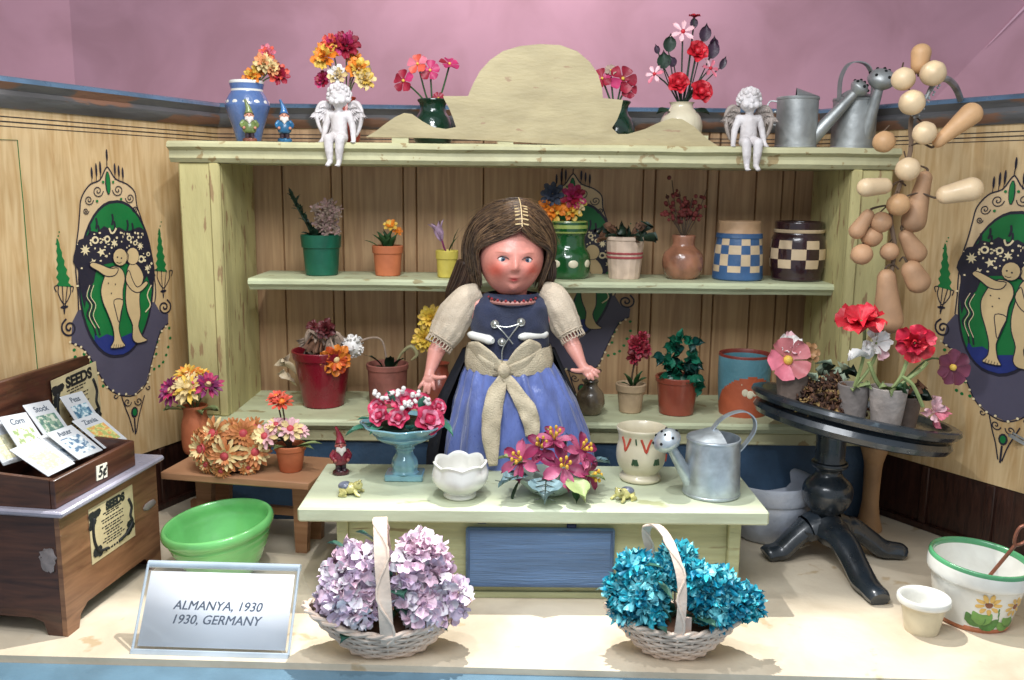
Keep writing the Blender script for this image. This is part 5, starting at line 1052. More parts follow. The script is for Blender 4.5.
for (o, d, l, w) in (((0, -18, 84), (-.3, -.6, .6), 26, 18), ((6, -22, 74), (.4, -.8, 0), 24, 18), ((-10, 0, 112), (-.6, -.3, .6), 28, 16), ((12, -20, 62), (.3, -.8, -.4), 20, 16), ((-40, 0, 108), (-.9, -.2, .5), 20, 12), ((-34, -22, 32), (-.6, -.9, -.1), 20, 14), ((50, -20, 36), (.4, -.9, 0), 18, 12), ((-4, -20, 100), (.3, -.8, .5), 20, 14)): leaves(t, [(o, d, l, w)], simple('basket_leaf', 66, 112, 94, rough=.45, var=.25, sc=6))
t = basket(G(676, 660, 0) + V((0, .16, 0)), 'whitewashed wicker basket of bright turquoise ruffled flowers in front of the counter', 60, 34, 34, wic, 9, -.08, [(0, -32, 28), (2, -40, 66), (0, -34, 96), (-10, -14, 122), (-22, 4, 130), (-30, 16, 118), (-20, 24, 80), (-6, 26, 30)], 8.5)
cy = [simple('turquoise_petal', 60, 194, 214, rough=.35, var=.2, sc=6, coat=.2), simple('turquoise_light', 128, 220, 232, rough=.35, var=.15, sc=6, coat=.2), simple('turquoise_deep', 24, 148, 182, rough=.4, var=.2, sc=6)]
b = MB(); b.ball((0, 0, 26), 38, sq=(1.2, .65, .4)); b.build('moss', dryb, t)
for k in range(18): leaves(t, [((U(-24, 34), U(-24, 4), U(36, 46)), (U(-1, 1), U(-1, -.2), U(.2, 1.4)), U(18, 30), U(6, 10))], simple('basket_leaf', 66, 112, 94, rough=.45, var=.25, sc=6))
for k in range(9): x = U(-30, 40); stem(t, [(x * .3, -4, 36), (x * .7, -8, 56), (x, -8, 76)], 1, drygrey)
for (x, y, z, R) in ((-50, -8, 52, 18), (-36, -14, 72, 19), (-46, -2, 92, 15), (-30, -16, 54, 14), (-24, -4, 84, 14), (0, 6, 98, 18), (-10, 4, 84, 13), (26, -8, 82, 17), (46, -8, 78, 16), (60, -8, 62, 18), (42, -16, 58, 16), (76, -4, 60, 14), (28, -12, 64, 12), (-62, -4, 70, 12)): hydrangea(t, (x * .9, y, z * .95), R * .93, cy, fr=11, n=int(R * R / 9), ruf=.34)
for (o, d, l, w) in (((-14, -22, 96), (-.8, -.5, .4), 26, 10), ((-20, -22, 84), (.6, -.6, -.5), 26, 8), ((20, -26, 50), (.6, -.9, .1), 28, 12), ((-18, -28, 40), (.3, -.9, .2), 22, 8)): leaves(t, [(o, d, l, w)], simple('basket_leaf', 66, 112, 94))
q = MB(); q.box(2, 13, -31, -29, 30, 52, bev=.5); q.build('paper_slip', simple('paper_slip', 214, 190, 176, rough=.7), t)
# ================================================================ ROUND TABLE
blk = mat('black_lacquer', rgb(38, 46, 54), rough=.3, var=.25, sc=2.5, bump=.04, coat=.5, c2=rgb(74, 86, 94), thr=.72, c2sc=5)
tc_ = at(856, 10.1, 1.78)
rt_ = thing('pedestal_table', 'black lacquered round pedestal table tilting beside the counter', 'table', V((tc_.x - .07, tc_.y, 0)))
kk = 1 / K; zt_ = tc_.z * kk
TM = Matrix.Translation((3, 0, zt_)) @ Matrix.Rotation(radians(10.5), 4, 'Y') @ Matrix.Rotation(radians(-3.5), 4, 'X')
b = MB(); pr = [(.01, -21), (82, -21), (90, -19), (93, -14), (91, -9), (86, -7), (87, -5.5), (95, -4), (98, 0), (97, 3.5), (93, 5), (88, 4), (85.5, -1), (.01, -1)]
b.lathe(pr, 96, sub=1, M=TM.to_3x3(), c=TM.translation); b.build('table_top', blk, rt_, ang=35)
b = MB(); b.lathe([(22, 28), (24, 33), (14, 38), (12, 44), (20, 54), (24, 66), (22, 76), (14, 84), (12, 90), (17, 94), (17, 98), (14, 102), (15, 130), (18, 134), (18, zt_ - 22)], 36, sub=3, c=(-16, 0, 0)); b.build('column', blk, rt_)
for tgt in (G(880, 606, 0), G(765, 560, 0), G(903, 558, 0)):
    d = (tgt - rt_.location) * kk; d.z = 0; d -= V((-16, 0, 0)); b = MB(); base = V((-16, 0, 0)); e = d.normalized(); Ld = d.length; sd = V((-e.y, e.x, 0))
    prof = [(8, 34, 12), (20, 30, 11), (Ld * .35, 30, 9), (Ld * .55, 20, 8), (Ld * .72, 10, 8), (Ld * .85, 8, 7), (Ld * .95, 7, 7), (Ld, 5.5, 6)]
    b.tube([base + e * x + V((0, 0, z)) for x, z, h_ in prof], [h_ * 1.25 for _, _, h_ in prof], seg=10, sub=4, flat=(1.25, .95)); b.build('leg', blk, rt_)
rtM = Matrix.Translation(rt_.location) @ Matrix.Scale(K, 4) @ TM; Ktab = K
def ont(x, y): return rtM @ V((x, y, -.9))
trot = (0, 0, 0)
def tthing(nm, lab, cat, x, y, grp=None): return thing(nm, lab, cat, ont(x, y), tuple(trot), grp)
grey = simple('cement', 168, 158, 152, rough=.8, var=.15, sc=5, bump=.25)
t = tthing('potted_plant', 'rough white cement pot with a red rose stem at the front of the black table', 'potted plant', 4, -66)
potpart(t, 14, 18.5, 40, grey, lip=0)
for (a_, b_, c_) in (((0, 0, 32), (-14, -4, 46), (-24, -6, 66)), ((0, 0, 34), (10, -4, 52), (16, -4, 78)), ((0, 0, 34), (24, -6, 56), (34, -4, 66)), ((10, -4, 52), (20, -8, 44), (32, -8, 22))): stem(t, [a_, b_, c_], 2, simple('pale_green_stem', 150, 166, 108, rough=.6, var=.2))
fl(t, (18, -8, 86), (-.3, -1, .1), 18, [red, simple('rose_crimson', 206, 34, 66, var=.2)], np=6, layers=3, W=.9, cup=.4, curl=.2, ruf=.16, steep=.6)
fl(t, (44, -6, 16), (.2, -1, .1), 15, [ppink, pink], np=4, layers=2, W=.7, cup=.4, ruf=.3)
for d in ((-1, -.5, .8), (.5, -.9, .5), (-.4, -.9, .2), (1, -.3, .5)): leaves(t, [((0, -6, 36), d, 18, 10)], rnd.choice([leafl, leafg]), ruf=.2)
fl(t, (62, 2, 60), (.1, -1, .1), 17, [simple('mauve', 128, 58, 84, var=.2), simple('mauve2', 112, 44, 70)], np=7, W=.8, cup=.1, curl=.05, centre=yel, cr=.2); stem(t, [(4, 0, 34), (36, 4, 66), (56, 4, 66), (62, 2, 60)], 1, stemm)
t = tthing('potted_plant', 'grey cement pot with a bright red poppy left of the front pot on the table', 'potted plant', -21, -50)
potpart(t, 13, 15.5, 34, simple('cement_dark', 142, 134, 130, rough=.85, var=.15, bump=.25), lip=0)
stem(t, [(0, 0, 30), (6, -2, 60), (4, -4, 98)], 1.8, simple('pale_green_stem', 150, 166, 108)); stem(t, [(0, 0, 30), (14, -2, 52), (18, -4, 74), (8, -4, 96)], 1.6, simple('pale_green_stem', 150, 166, 108))
fl(t, (0, -6, 98), (-.3, -.45, 1), 22, [red, simple('poppy_red', 226, 36, 60, rough=.45, var=.15)], np=5, layers=2, W=1.15, cup=.3, curl=.25, ruf=.22, steep=.45)
for (o, d, l, w) in (((6, -4, 62), (-1, -.6, .3), 24, 20), ((10, -3, 60), (-.3, -.5, 1), 22, 14)): leaves(t, [(o, d, l, w)], white, ruf=.2)
fl(t, (16, -5, 76), (.3, -1, .2), 17, [white, ppink], np=4, layers=2, W=.9, cup=.25, ruf=.15)
for d in ((-.5, -.9, .2), (.4, -.9, .6)): leaves(t, [((0, -6, 30), d, 20, 10)], leafl, ruf=.2)
t = tthing('potted_plant', 'grey brown cement pot with a dusty pink poppy at the left of the table', 'potted plant', -70, -24)
potpart(t, 13, 16, 30, simple('cement_brown', 128, 112, 102, rough=.85, var=.2, bump=.25), lip=0)
stem(t, [(0, 0, 24), (-4, -3, 36), (-8, -4, 44)], 1.2); fl(t, (-8, -8, 44), (-.1, -1, .3), 20, [pink, simple('dusty_poppy', 206, 120, 124, var=.15)], np=5, W=1.05, cup=.35, curl=.1, centre=yel, cr=.24, ruf=.08)
fl(t, (-4, 0, 58), (0, -.7, .6), 12, [white, ppink], np=5, layers=2, W=.9, cup=.4, ruf=.2); fl(t, (14, -2, 50), (.2, -1, .3), 10, [simple('tan_flower', 176, 132, 88, var=.2)], np=7, layers=2, W=.7, cup=.4)
for (x, z, d) in ((16, 24, (1, -.6, .2)), (8, 30, (1, -.8, -.1)), (20, 40, (1, -.5, .3))): leaves(t, [((x, -6, z), d, 16, 13)], simple('mint_leaf', 176, 194, 168, var=.15), ruf=.2)
t = tthing('potted_plant', 'dark pot at the back right of the table behind the red rose', 'potted plant', 30, -44)
potpart(t, 12, 16, 32, simple('cement_brown', 128, 112, 102), lip=0)
for k in range(14): leaves(t, [((U(-6, 6), U(-6, 4), 26), (U(-1, 1), U(-1, .2), U(.2, 1)), U(14, 26), 9)], rnd.choice([leafd, dryb]), ruf=.3)
t = tthing('dried_moss', 'heap of crumbly brown dried moss in the middle of the black table', 'dried moss', -44, -34); t['kind'] = 'stuff'
b = MB(); b.ball((0, 2, 0), 22, sq=(1.2, .9, .8), seg=24, ring=16, fn=lambda v: 1 + .3 * noise.noise(v * 3), m=0)
for k in range(900): a = U(0, 6.28); r_ = U(0, 38); z = max(0, 26 * (1 - (r_ / 32) ** 2)); b.leaf((r_ * cos(a) + 2, r_ * sin(a) * .75, z), (U(-1, 1), U(-1, 1), U(-.2, .8)), U(5, 13), U(2, 5), m=rnd.choice([0, 0, 1, 1, 2]), ruf=.2)
b.build('moss_flakes', [dryb, simple('dark_flake', 74, 50, 40, rough=.9, var=.3), simple('straw_flake', 182, 150, 96, rough=.8, var=.2)], t, ang=0)
for k in range(3): pass
t = tthing('potted_plant', 'small leafy grey green seedlings standing behind the moss heap', 'potted plant', -28, -8)
potpart(t, 11, 14, 24, simple('cement_dark', 142, 134, 130), lip=0)
for k in range(16): leaves(t, [((U(-14, 14), U(-6, 4), U(22, 34)), (U(-1, 1), U(-1, .2), U(0, 1)), U(12, 22), 11)], rnd.choice([leafd, simple('mint_leaf', 176, 194, 168), dryb]), ruf=.3)
# ================================================================ FLOOR RIGHT
t = thing('flower_pot', 'big white glazed pot with green rim and painted sunflowers near the right wall', 'pot', G(970, 617, 0), (radians(2), radians(3), 0))
b = MB(); pr = [(32, 0), (34, 1), (35.5, 8), (41, 36), (43, 46), (46.5, 48), (47.5, 54), (47, 64), (45, 66), (42.5, 63), (41, 48), (33, 14), (.01, 10)]
b.lathe(pr, 72, sub=4, mf=lambda i, j, p, q: 1 if (p[1] > 61.5 or (p[0] > 45 and 48 < p[1] < 50) and False) else (2 if p[1] < 3 and p[0] > 30 else 0)); pb = b.build('pot_body', [wceram, simple('rim_green', 84, 158, 110, rough=.25, coat=.5), simple('base_orange', 190, 120, 84, rough=.4)], t)
def onp(a, z, m, sx, sz_, nm, e=.25, rot=0):
    r_ = 35.5 + (z - 8) * (5.5 / 28) if z < 40 else 43; q = MB(); Mx = Matrix.Rotation(a, 3, 'Z') @ Matrix.Rotation(rot, 3, 'X'); q.ball((r_ * cos(a), r_ * sin(a), z), 1, sq=(e, sx, sz_), M=Mx, seg=14, ring=8, fn=lambda v: 1 + .12 * noise.noise(v * 4)); return q.build(nm, m, pb)
gl1 = simple('painted_green', 120, 168, 84, rough=.35, var=.15, sc=9); gl2 = simple('painted_green_dark', 86, 134, 66, rough=.35, var=.15, sc=9); py_ = simple('painted_yellow', 232, 190, 106, rough=.4); pbn = simple('painted_brown', 150, 92, 62, rough=.4)
for (a, z) in ((-1.75, 34), (-1.02, 32)):
    for k in range(9): th = k * 2 * pi / 9; onp(a + .2 * cos(th), z + 7.4 * sin(th), py_, 4.4, 2.2, 'painted_petal', .35, rot=th)
    onp(a, z, pbn, 3.6, 3.6, 'painted_centre', .5)
for (a, z, s) in ((-1.98, 17, 1.0), (-1.68, 14, 1), (-1.84, 20, 1), (-1.22, 12, .8), (-1.06, 14, .7), (-1.14, 17, .7)): onp(a, z, rnd.choice([gl1, gl2]), 9.5 * s, 9 * s, 'painted_leaf', .4)
for (a, z) in ((-1.45, 24), (-1.42, 18), (-1.48, 29)): onp(a, z, gl2, .8, 4, 'painted_stem', .35)
for k in range(7): onp(-2.1 + k * .19, 5, simple('painted_soil', 196, 120, 88, rough=.4), 4.4, 2, 'painted_ground', .3)
t = thing('garden_fork', 'small toy spade with a copper D handle leaning in the big white pot', 'garden tool', G(970, 617, 0) + V((-.06, -.1, .3)), 0)
b = MB(); b.tube([(4, 0, 2), (32, -10, 56)], [1.8, 1.8], seg=10); b.build('shaft', simple('copper', 150, 96, 76, rough=.3, metal=.5), t)
b = MB(); e = V((.45, -.12, .86)).normalized(); s_ = V((.82, .1, -.5)).normalized(); o_ = V((32, -10, 56)); b.tube([o_ + e * 0, o_ + e * 7 - s_ * 6, o_ + e * 18 - s_ * 8, o_ + e * 24 + s_ * 0, o_ + e * 18 + s_ * 8, o_ + e * 7 + s_ * 6], 1.7, seg=8, closed=True, sub=3); b.build('grip', MC['copper'], t)
b = MB(); b.strip([V((4, 0, 2)), V((0, 1, -4)), V((-6, 3, -14))], V((.9, 0, -.3)), [6, 12, 11], 1); b.build('blade', galv, t)
t = thing('cup', 'small plain cream cup on the floor left of the sunflower pot', 'cup', G(921, 630, 0))
b = MB(); b.lathe([(14, 0), (16, 1), (19.5, 20), (21, 29), (24.5, 30), (25.5, 32), (25, 36), (23, 37), (20.5, 35), (18.5, 30), (16, 18), (.01, 14)], 56, sub=3, mf=lambda i, j, p, q: 1 if p[1] < 29 and p[0] > 14 and i < 10 else 0); b.build('cup_body', [wceram, cceram], t)
t = thing('flower_pot', 'large white pot with cobalt blue marks in the shade behind the counter', 'pot', at(766, 10.75, 0))
b = MB(); b.lathe([(24, 0), (30, 2), (38, 16), (43, 34), (43, 42), (45, 44), (45, 58), (43, 60), (40, 56), (38, 40), (.01, 30)], 56, sub=3); pb = b.build('pot_body', simple('shaded_white_glaze', 176, 182, 194, rough=.3, coat=.3), t)  # white glaze greyed: the shade it stands in is put into the colour
for k, (a, z) in enumerate(((-1.1, 22), (-.8, 26), (-1.3, 16), (-.5, 18))): q = MB(); r_ = 41; q.ball((r_ * cos(a), r_ * sin(a), z), 1, sq=(1, 7, 6), M=Matrix.Rotation(a, 3, 'Z')); q.build('cobalt_mark', simple('cobalt', 40, 70, 160, rough=.3), pb)
t = thing('vase', 'tall tan clay vase standing on the floor behind the black table legs', 'vase', at(868, 10.95, 0))
b = MB(); b.lathe([(12, 0), (13, 3), (10, 14), (8, 30), (8, 50), (9, 70), (13, 84), (12, 86), (9, 70), (.01, 60)], 32, sub=3); b.build('body', simple('tan_clay', 190, 148, 106, rough=.6, var=.12), t)
t = thing('flower_pot', 'low brown clay saucer pot on the floor behind the pedestal column', 'pot', at(810, 11.0, 0)); potpart(t, 20, 26, 22, terra2, lip=1, lh=5)
# small grey stick leaning on right wall
t = thing('garden_stake', 'thin grey metal stake fixed on the right wall at the frame edge', 'stake', hit(1018, 440, WR0 + nr * .05, nr), k=1); b = MB(); b.box(-.12, .3, -.02, .02, -.02, .02, M=Matrix.Rotation(.5, 4, 'Y')); b.box(-.1, .3, -.015, .015, .03, .05, M=Matrix.Rotation(.5, 4, 'Y')); b.build('rod', galvd, t)
# ================================================================ GOURDS
t = thing('gourd_garland', 'garland of tan gourds hanging on a wire hook from the right wall', 'garland', P(928, 130, 9.9)); O = V((928, 0, 130))
gm = [mat('gourd_skin', rgb(232, 204, 164), rough=.45, var=.1, sc=2.5, bump=.08, coat=.15), mat('gourd_tan', rgb(208, 164, 118), rough=.5, var=.15, sc=2.5, bump=.08), mat('gourd_shaded', rgb(192, 150, 114), rough=.6, var=.2, sc=2.5, bump=.08)]  # third skin is darker: shade on the lower gourds painted into the colour
def gp(px, py, y=0): return V((px - 928, y, 130 - py))
for (px, py, r_, y, m) in ((922, 77, 12.5, -14, 0), (896, 82, 11.5, -8, 0), (903, 105, 12.5, -16, 0), (917, 134, 11.5, -18, 0), (885, 142, 11, 0, 1), (906, 169, 12, -12, 0), (902, 204, 11.5, -6, 1), (890, 222, 11, 4, 2), (873, 255, 11, 4, 2), (902, 252, 9.5, 6, 2), (884, 237, 11, 10, 2)):
    b = MB(); b.ball(gp(px, py, y), r_, seg=20, ring=14, sq=(1, 1, .97), fn=lambda v: 1 + .04 * noise.noise(v * 2)); g_ = b.build('gourd', gm[m], t); q = MB(); c = gp(px, py, y); q.tube([c + V((0, r_ * .5, r_ * .85)), V((c.x * .8 - 2, 6, c.z + r_ * 1.5))], .8, seg=6); q.build('stalk', stemb, g_)
def longg(p0, p1, r0, r1, m, y0=0, y1=0):
    b = MB(); a = gp(*p0, y0); c = gp(*p1, y1); d = c - a; nn = 26; Ld = max(d.length, 1); pts = []; rs = []
    for i in range(nn + 1):
        s_ = (1 - cos(pi * i / nn)) / 2; base = r0 + (r1 - r0) * (s_ * s_ * (3 - 2 * s_)); e1 = min(.45, r1 / Ld); e0 = min(.3, r0 / Ld); endc = sqrt(max(0, 1 - max(0, (s_ - 1 + e1) / e1) ** 2)); st_ = sqrt(max(0, 1 - max(0, (e0 - s_) / e0) ** 2)); pts.append(a + d * s_); rs.append(max(.05, base * endc * st_))
    b.tube(pts, rs, seg=18); g_ = b.build('long_gourd', gm[m], t); q = MB(); e_ = a - d.normalized() * 2; tx = gp(912, p0[1], 4); q.tube([a + d * .03, e_, e_.lerp(tx, .5) + V((0, 0, 4)), tx], [1.6, 1.2, .9, .9], seg=6, sub=4); q.build('stalk', stemb, g_)
longg((914, 76), (915, 47), 8, 10, 1, 0, 0); longg((930, 146), (968, 108), 6, 11.5, 1, -10, -20); longg((892, 185), (856, 188), 8, 9.5, 0, -8, -18); longg((938, 196), (979, 185), 9, 12.5, 0, -8, -20)
longg((932, 170), (922, 232), 7, 13, 2, 4, 6); longg((918, 262), (938, 292), 10, 13, 2, 0, 0); longg((900, 270), (908, 338), 9, 16, 2, 6, 6); longg((880, 210), (862, 238), 6, 9, 2, 6, 4); longg((914, 230), (936, 262), 7, 12, 2, 8, 8)
q = MB(); q.tube([gp(920, 96), gp(912, 120, 4), gp(914, 150, 4), (gp(906, 185, 4)), gp(900, 215, 6), gp(908, 250, 8), gp(904, 290, 8)], 2.4, seg=6, sub=4); q.build('twine', simple('twine', 120, 100, 82, rough=.9), t)
q = MB()
pe = hit(962, 104, WR0, nr); pe = (pe - t.location) / K
q.tube([gp(915, 118), gp(922, 100, -2), gp(930, 84, -2), gp(942, 80, 2), pe.lerp(gp(942, 80, 2), .45) + V((0, 0, 6)), pe], [1.5, 2, 3, 3.4, 3.6, 3.6], seg=8, sub=4); q.build('wire_hook', galvd, t)
q = MB()
for k in range(30): s_ = k / 29; q.ball(gp(934 - 22 * s_, 82 + 36 * s_ , -3) + V((3.2 * sin(k * 1.3), 0, 3 * cos(k * 1.3))), 1.3, seg=6, ring=5)
q.build('silver_twist', galv, t)
# ================================================================ DOLL
YD = 10.5
dl_ = at(512, YD, 0); t = thing('doll', 'doll with long brown hair in navy bodice and blue satin skirt behind the counter', 'doll', dl_, .0)
DK = K; s0 = at(512, YD, 0)
# local z of a photo pixel row at the doll's distance
def dz(py): return (P(512, py, YD).z) / DK
def dp(px, py, y=0): q = P(px, py, YD + y * DK); return V(((q.x - dl_.x) / DK, y, q.z / DK))
Hc = dp(511, 257, 0)
fc = V((.13, -.98, -.05)).normalized()          # where the face points
fr = V((0, 0, 1)).cross(fc).normalized() * -1; fr = fc.cross(V((0, 0, 1))).normalized() ; fu = fr.cross(fc).normalized()
if fr.x < 0: fr = -fr
if fu.z < 0: fu = -fu
roll = radians(-2)
fr, fu = fr * cos(roll) + fu * sin(roll), fu * cos(roll) - fr * sin(roll)
def head_pt(v):      # v: unit direction, face frame (x right, y toward back, z up) -> local point
    x, y, z = v
    r = V((x * 31, y * 33, z * 37))
    if z < 0: k = 1 - .16 * (-z) ** 1.5 * (1 - .2 * abs(x)); r.x *= k; r.y *= (1 - .06 * -z)
    def g(cx, cz, sx, sz_, a):
        if y > 0: return 0
        return a * math.exp(-((x - cx) / sx) ** 2 - ((z - cz) / sz_) ** 2)
    d = 0
    for s in (-1, 1):
        d += g(s * .36, -.22, .2, .2, 2.6); d += g(s * .36, .03, .15, .09, -2.2); d += g(s * .33, .2, .2, .08, 1.0)
    d += g(0, -.14, .085, .1, 4.6) + g(0, -.02, .07, .15, 1.8) + g(-.08, -.19, .05, .05, 1.3) + g(.08, -.19, .05, .05, 1.3)
    d += g(0, -.4, .13, .035, 1.9) + g(0, -.475, .1, .04, 2.2) + g(0, -.435, .14, .015, -.8) + g(0, -.66, .17, .12, 3.0) + g(0, -.55, .16, .04, -.9)
    n = V((x, y, z)).normalized(); r += n * d
    return Hc + fr * r.x - fc * r.y + fu * r.z
def face_at(x, z, off=0):
    y = -sqrt(max(0, 1 - x * x - z * z)); p = head_pt((x, y, z)); n = (fr * x - fc * y + fu * z).normalized(); return p + n * off, n
N = {'pel': (0, 8, dz(430), 20), 'wai': (-1, 6, dz(365), 24), 'che': (-1, 6, dz(325), 26), 'nb': (0, 5, dz(300), 12), 'nk': (1, 2, dz(285), 13), 'hd': (0, 2, dz(268), 14)}
E_ = [('pel', 'wai'), ('wai', 'che'), ('che', 'nb'), ('nb', 'nk'), ('nk', 'hd')]
def dn(px, py, y, r): v = dp(px, py, y); return (v.x, v.y, v.z, r)
N['ls'] = dn(474, 304, 4, 12); N['le'] = dn(444, 338, 0, 9.5); N['lf'] = dn(436, 352, -8, 9); N['lw'] = dn(430, 371, -17, 5.4); N['lh'] = dn(429, 376, -20, 5.5)
N['rs'] = dn(546, 304, 4, 12); N['re'] = dn(567, 334, 0, 9.5); N['rf'] = dn(574, 348, -8, 8.5); N['rw'] = dn(582, 365, -17, 5.2); N['rh'] = dn(585, 369, -20, 5.5)
E_ += [('che', 'ls'), ('ls', 'le'), ('le', 'lf'), ('lf', 'lw'), ('lw', 'lh'), ('che', 'rs'), ('rs', 're'), ('re', 'rf'), ('rf', 'rw'), ('rw', 'rh')]
for s, n_ in ((-1, 'a'), (1, 'b')):
    N[n_ + 'h'] = (s * 13, 8, dz(450), 15); N[n_ + 'k'] = (s * 13, 6, 50, 11); N[n_ + 'f'] = (s * 13, 8, 8, 9); N[n_ + 't'] = (s * 14, -12, 6, 8)
    E_ += [('pel', n_ + 'h'), (n_ + 'h', n_ + 'k'), (n_ + 'k', n_ + 'f'), (n_ + 'f', n_ + 't')]
def ex(B):
    seg, ring = 120, 90; vs = []; fs = []
    for i in range(ring + 1):
        for j in range(seg):
            th = pi * i / ring; a = 2 * pi * j / seg; vs.append(head_pt((max(1e-4, sin(th)) * cos(a), max(1e-4, sin(th)) * sin(a), -cos(th))))
    for i in range(ring):
        for j in range(seg): k = (j + 1) % seg; fs.append([i * seg + j, i * seg + k, (i + 1) * seg + k, (i + 1) * seg + j])
    B.add(vs, fs)
    for (h, tips, th, rad) in (((430, 376), ((419, 388), (424, 392.5), (428.5, 393), (434, 389)), (445, 377), 1.9), ((586, 369), ((589, 378.5), (593, 379), (597.5, 376.5), (599, 372)), (572, 370), 1.9)):
        p = dp(*h, -20); c = V((sum(x for x, _ in tips) / 4, 0, sum(y for _, y in tips) / 4)); tip = dp(c.x, c.z, -26)
        B.ball(p.lerp(tip, .28), 5.6, sq=(1.15, .75, 1), seg=16, ring=10)
        for i, (x, y) in enumerate(tips):
            e = dp(x, y, -27 + abs(i - 1.5)); ax = (dp(*tips[3], -22) - dp(*tips[0], -22)).normalized(); k0 = p.lerp(tip, .35) + ax * (i - 1.5) * 2.5; mid = k0.lerp(e, .5) + V((0, -1.6, .6))
            B.tube([k0, mid, e], [rad * 1.15, rad, rad * .8], seg=10, sub=4); B.ball(e, rad * .82, seg=8, ring=6)
        e = dp(*th, -25); B.tube([p + V((0, -1, 0)), p.lerp(e, .5) + V((0, -1.5, -1)), e], [3, 2.4, 1.7], seg=10, sub=4); B.ball(e, 1.7, seg=8, ring=6)
skin = V(rgb(218, 152, 138)); blush = V(rgb(206, 72, 52)); lip = V(rgb(160, 44, 44)); browc = V(rgb(120, 70, 50))
def paint(co):
    d = co - Hc; x = d.dot(fr) / 33; y = -d.dot(fc) / 34; z = d.dot(fu) / 38; c = skin.copy()
    if d.length < 52 and z > -1.2:
        c = V(rgb(210, 138, 124))
        if y < .3:
            g = lambda cx, cz, sx, sz_: math.exp(-((x - cx) / sx) ** 2 - ((z - cz) / sz_) ** 2)
            for s in (-1, 1): c = c.lerp(blush, .72 * g(s * .52, -.26, .24, .2))
            c = c.lerp(lip, min(1, 1.2 * g(0, -.445, .13, .05)))
            for s in (-1, 1): c = c.lerp(browc, .55 * math.exp(-((z - (.2 - .5 * (x - s * .38) ** 2)) / .018) ** 2 - ((x - s * .38) / .15) ** 4))
            c = c.lerp(blush, .35 * (g(-.05, -.2, .03, .02) + g(.05, -.2, .03, .02)))
    else:
        n_ = noise.noise(co * .05); c = c.lerp(V(rgb(206, 120, 104)), max(0, n_) * .5)
    k = 1 + .10 * noise.noise(co * .12) + .06 * noise.noise(co * .5); c = c * k
    return tuple(c)
sm = mat('doll_skin', (1, 1, 1), rough=.42, bump=.05, bs=26, coat=.1, sss=.0); nt = sm.node_tree; ca = nt.nodes.new('ShaderNodeVertexColor'); ca.layer_name = 'paint'; nt.links.new(ca.outputs[0], nt.nodes['Principled BSDF'].inputs['Base Color'])
body = skinbody(N, E_, 'body', sm, t, extra=ex, voxel=.62, smooth=1, colors=paint)
for s in (-1, 1):
    p, n_ = face_at(s * .36, .03, -1.6); x_, y_, _n = basis(n_)
    b = MB(); b.ball(p, 1, sq=(5.4, 3.5, 2.5), M=Matrix((fr, fu, n_)).transposed(), seg=18, ring=12); e = b.build('eye', simple('eye_white', 214, 206, 204, rough=.15, bump=0), t)
    p2 = p + n_ * 1.75 + fr * .2 * s; b = MB(); b.ball(p2, 1, sq=(2.5, 2.5, .95), M=Matrix((fr, fu, n_)).transposed(), seg=14, ring=8); b.build('iris', simple('iris', 74, 92, 112, rough=.15, bump=0), e)
    b = MB(); b.ball(p2 + n_ * .5, 1, sq=(1.25, 1.25, .62), M=Matrix((fr, fu, n_)).transposed(), seg=10, ring=6); b.build('pupil', hole, e)
    b = MB(); pts = []
    for k in range(7): a = -.17 + .34 * k / 6; q, nq = face_at(s * .36 + a, .03 + .085 * (1 - (a / .19) ** 2), .1); pts.append(q)
    b.tube(pts, [.3, .6, .75, .75, .75, .6, .3], seg=6, sub=2); b.build('lash', simple('lash', 60, 34, 30, rough=.5), e)
# hair: cap + strands
hairm = mat('hair', rgb(78, 58, 42), rough=.3, var=.35, sc=9, bump=0, spec=.7, rvar=.08); hair2 = mat('hair_light', rgb(112, 86, 60), rough=.3, var=.25, sc=9, bump=0, spec=.7)
hair3 = mat('hair_dark', rgb(58, 40, 30), rough=.4, var=.3, sc=9, bump=0)
ha, hb, hcz = 40, 41, 49; HO = Hc + V((0, 3, 4))
def hairpt(yk, th, rr=1.0):
    """yk -1 front..1 back, th angle from the parting (signed)"""
    k = sqrt(max(0, 1 - yk * yk)); s = 1 if th >= 0 else -1; a = abs(th)
    ke = k + (max(k, .8) - k) * min(1, a / 1.4) ** 1.3
    wf = max(0, min(1, (-yk - .35) / .4)); az = 1 - .3 * wf * max(0, sin(2 * min(a, 1.57)))
    if a < 1.75: x = sin(a) * ke * ha; z = cos(a) * k * hcz * az; y = yk * hb
    else:
        d = (a - 1.75) * 40; x = sin(1.75) * ke * ha * (1 - .006 * d); z = cos(1.75) * k * hcz - d; y = yk * hb
    y += max(0, a - .15) * 11 * (1 if yk < .3 else 0); x += (2 if s > 0 else 0) * 0
    x *= (1 + .07 * min(1, a)); p = HO + fr * (x * s * rr + 4 * (1 - min(1, a))) - fc * (y * rr) + fu * (z * rr) * 1.0; return p
b = MB(); ny, nth = 22, 40; vs = [hairpt(-.78 + 1.76 * i / ny, -2.35 + 4.7 * j / nth, .97) for i in range(ny + 1) for j in range(nth + 1)]
b.add(vs, [[i * (nth + 1) + j, i * (nth + 1) + j + 1, (i + 1) * (nth + 1) + j + 1, (i + 1) * (nth + 1) + j] for i in range(ny) for j in range(nth)]); hair = b.build('hair', hair3, t, ang=0)
b = MB()
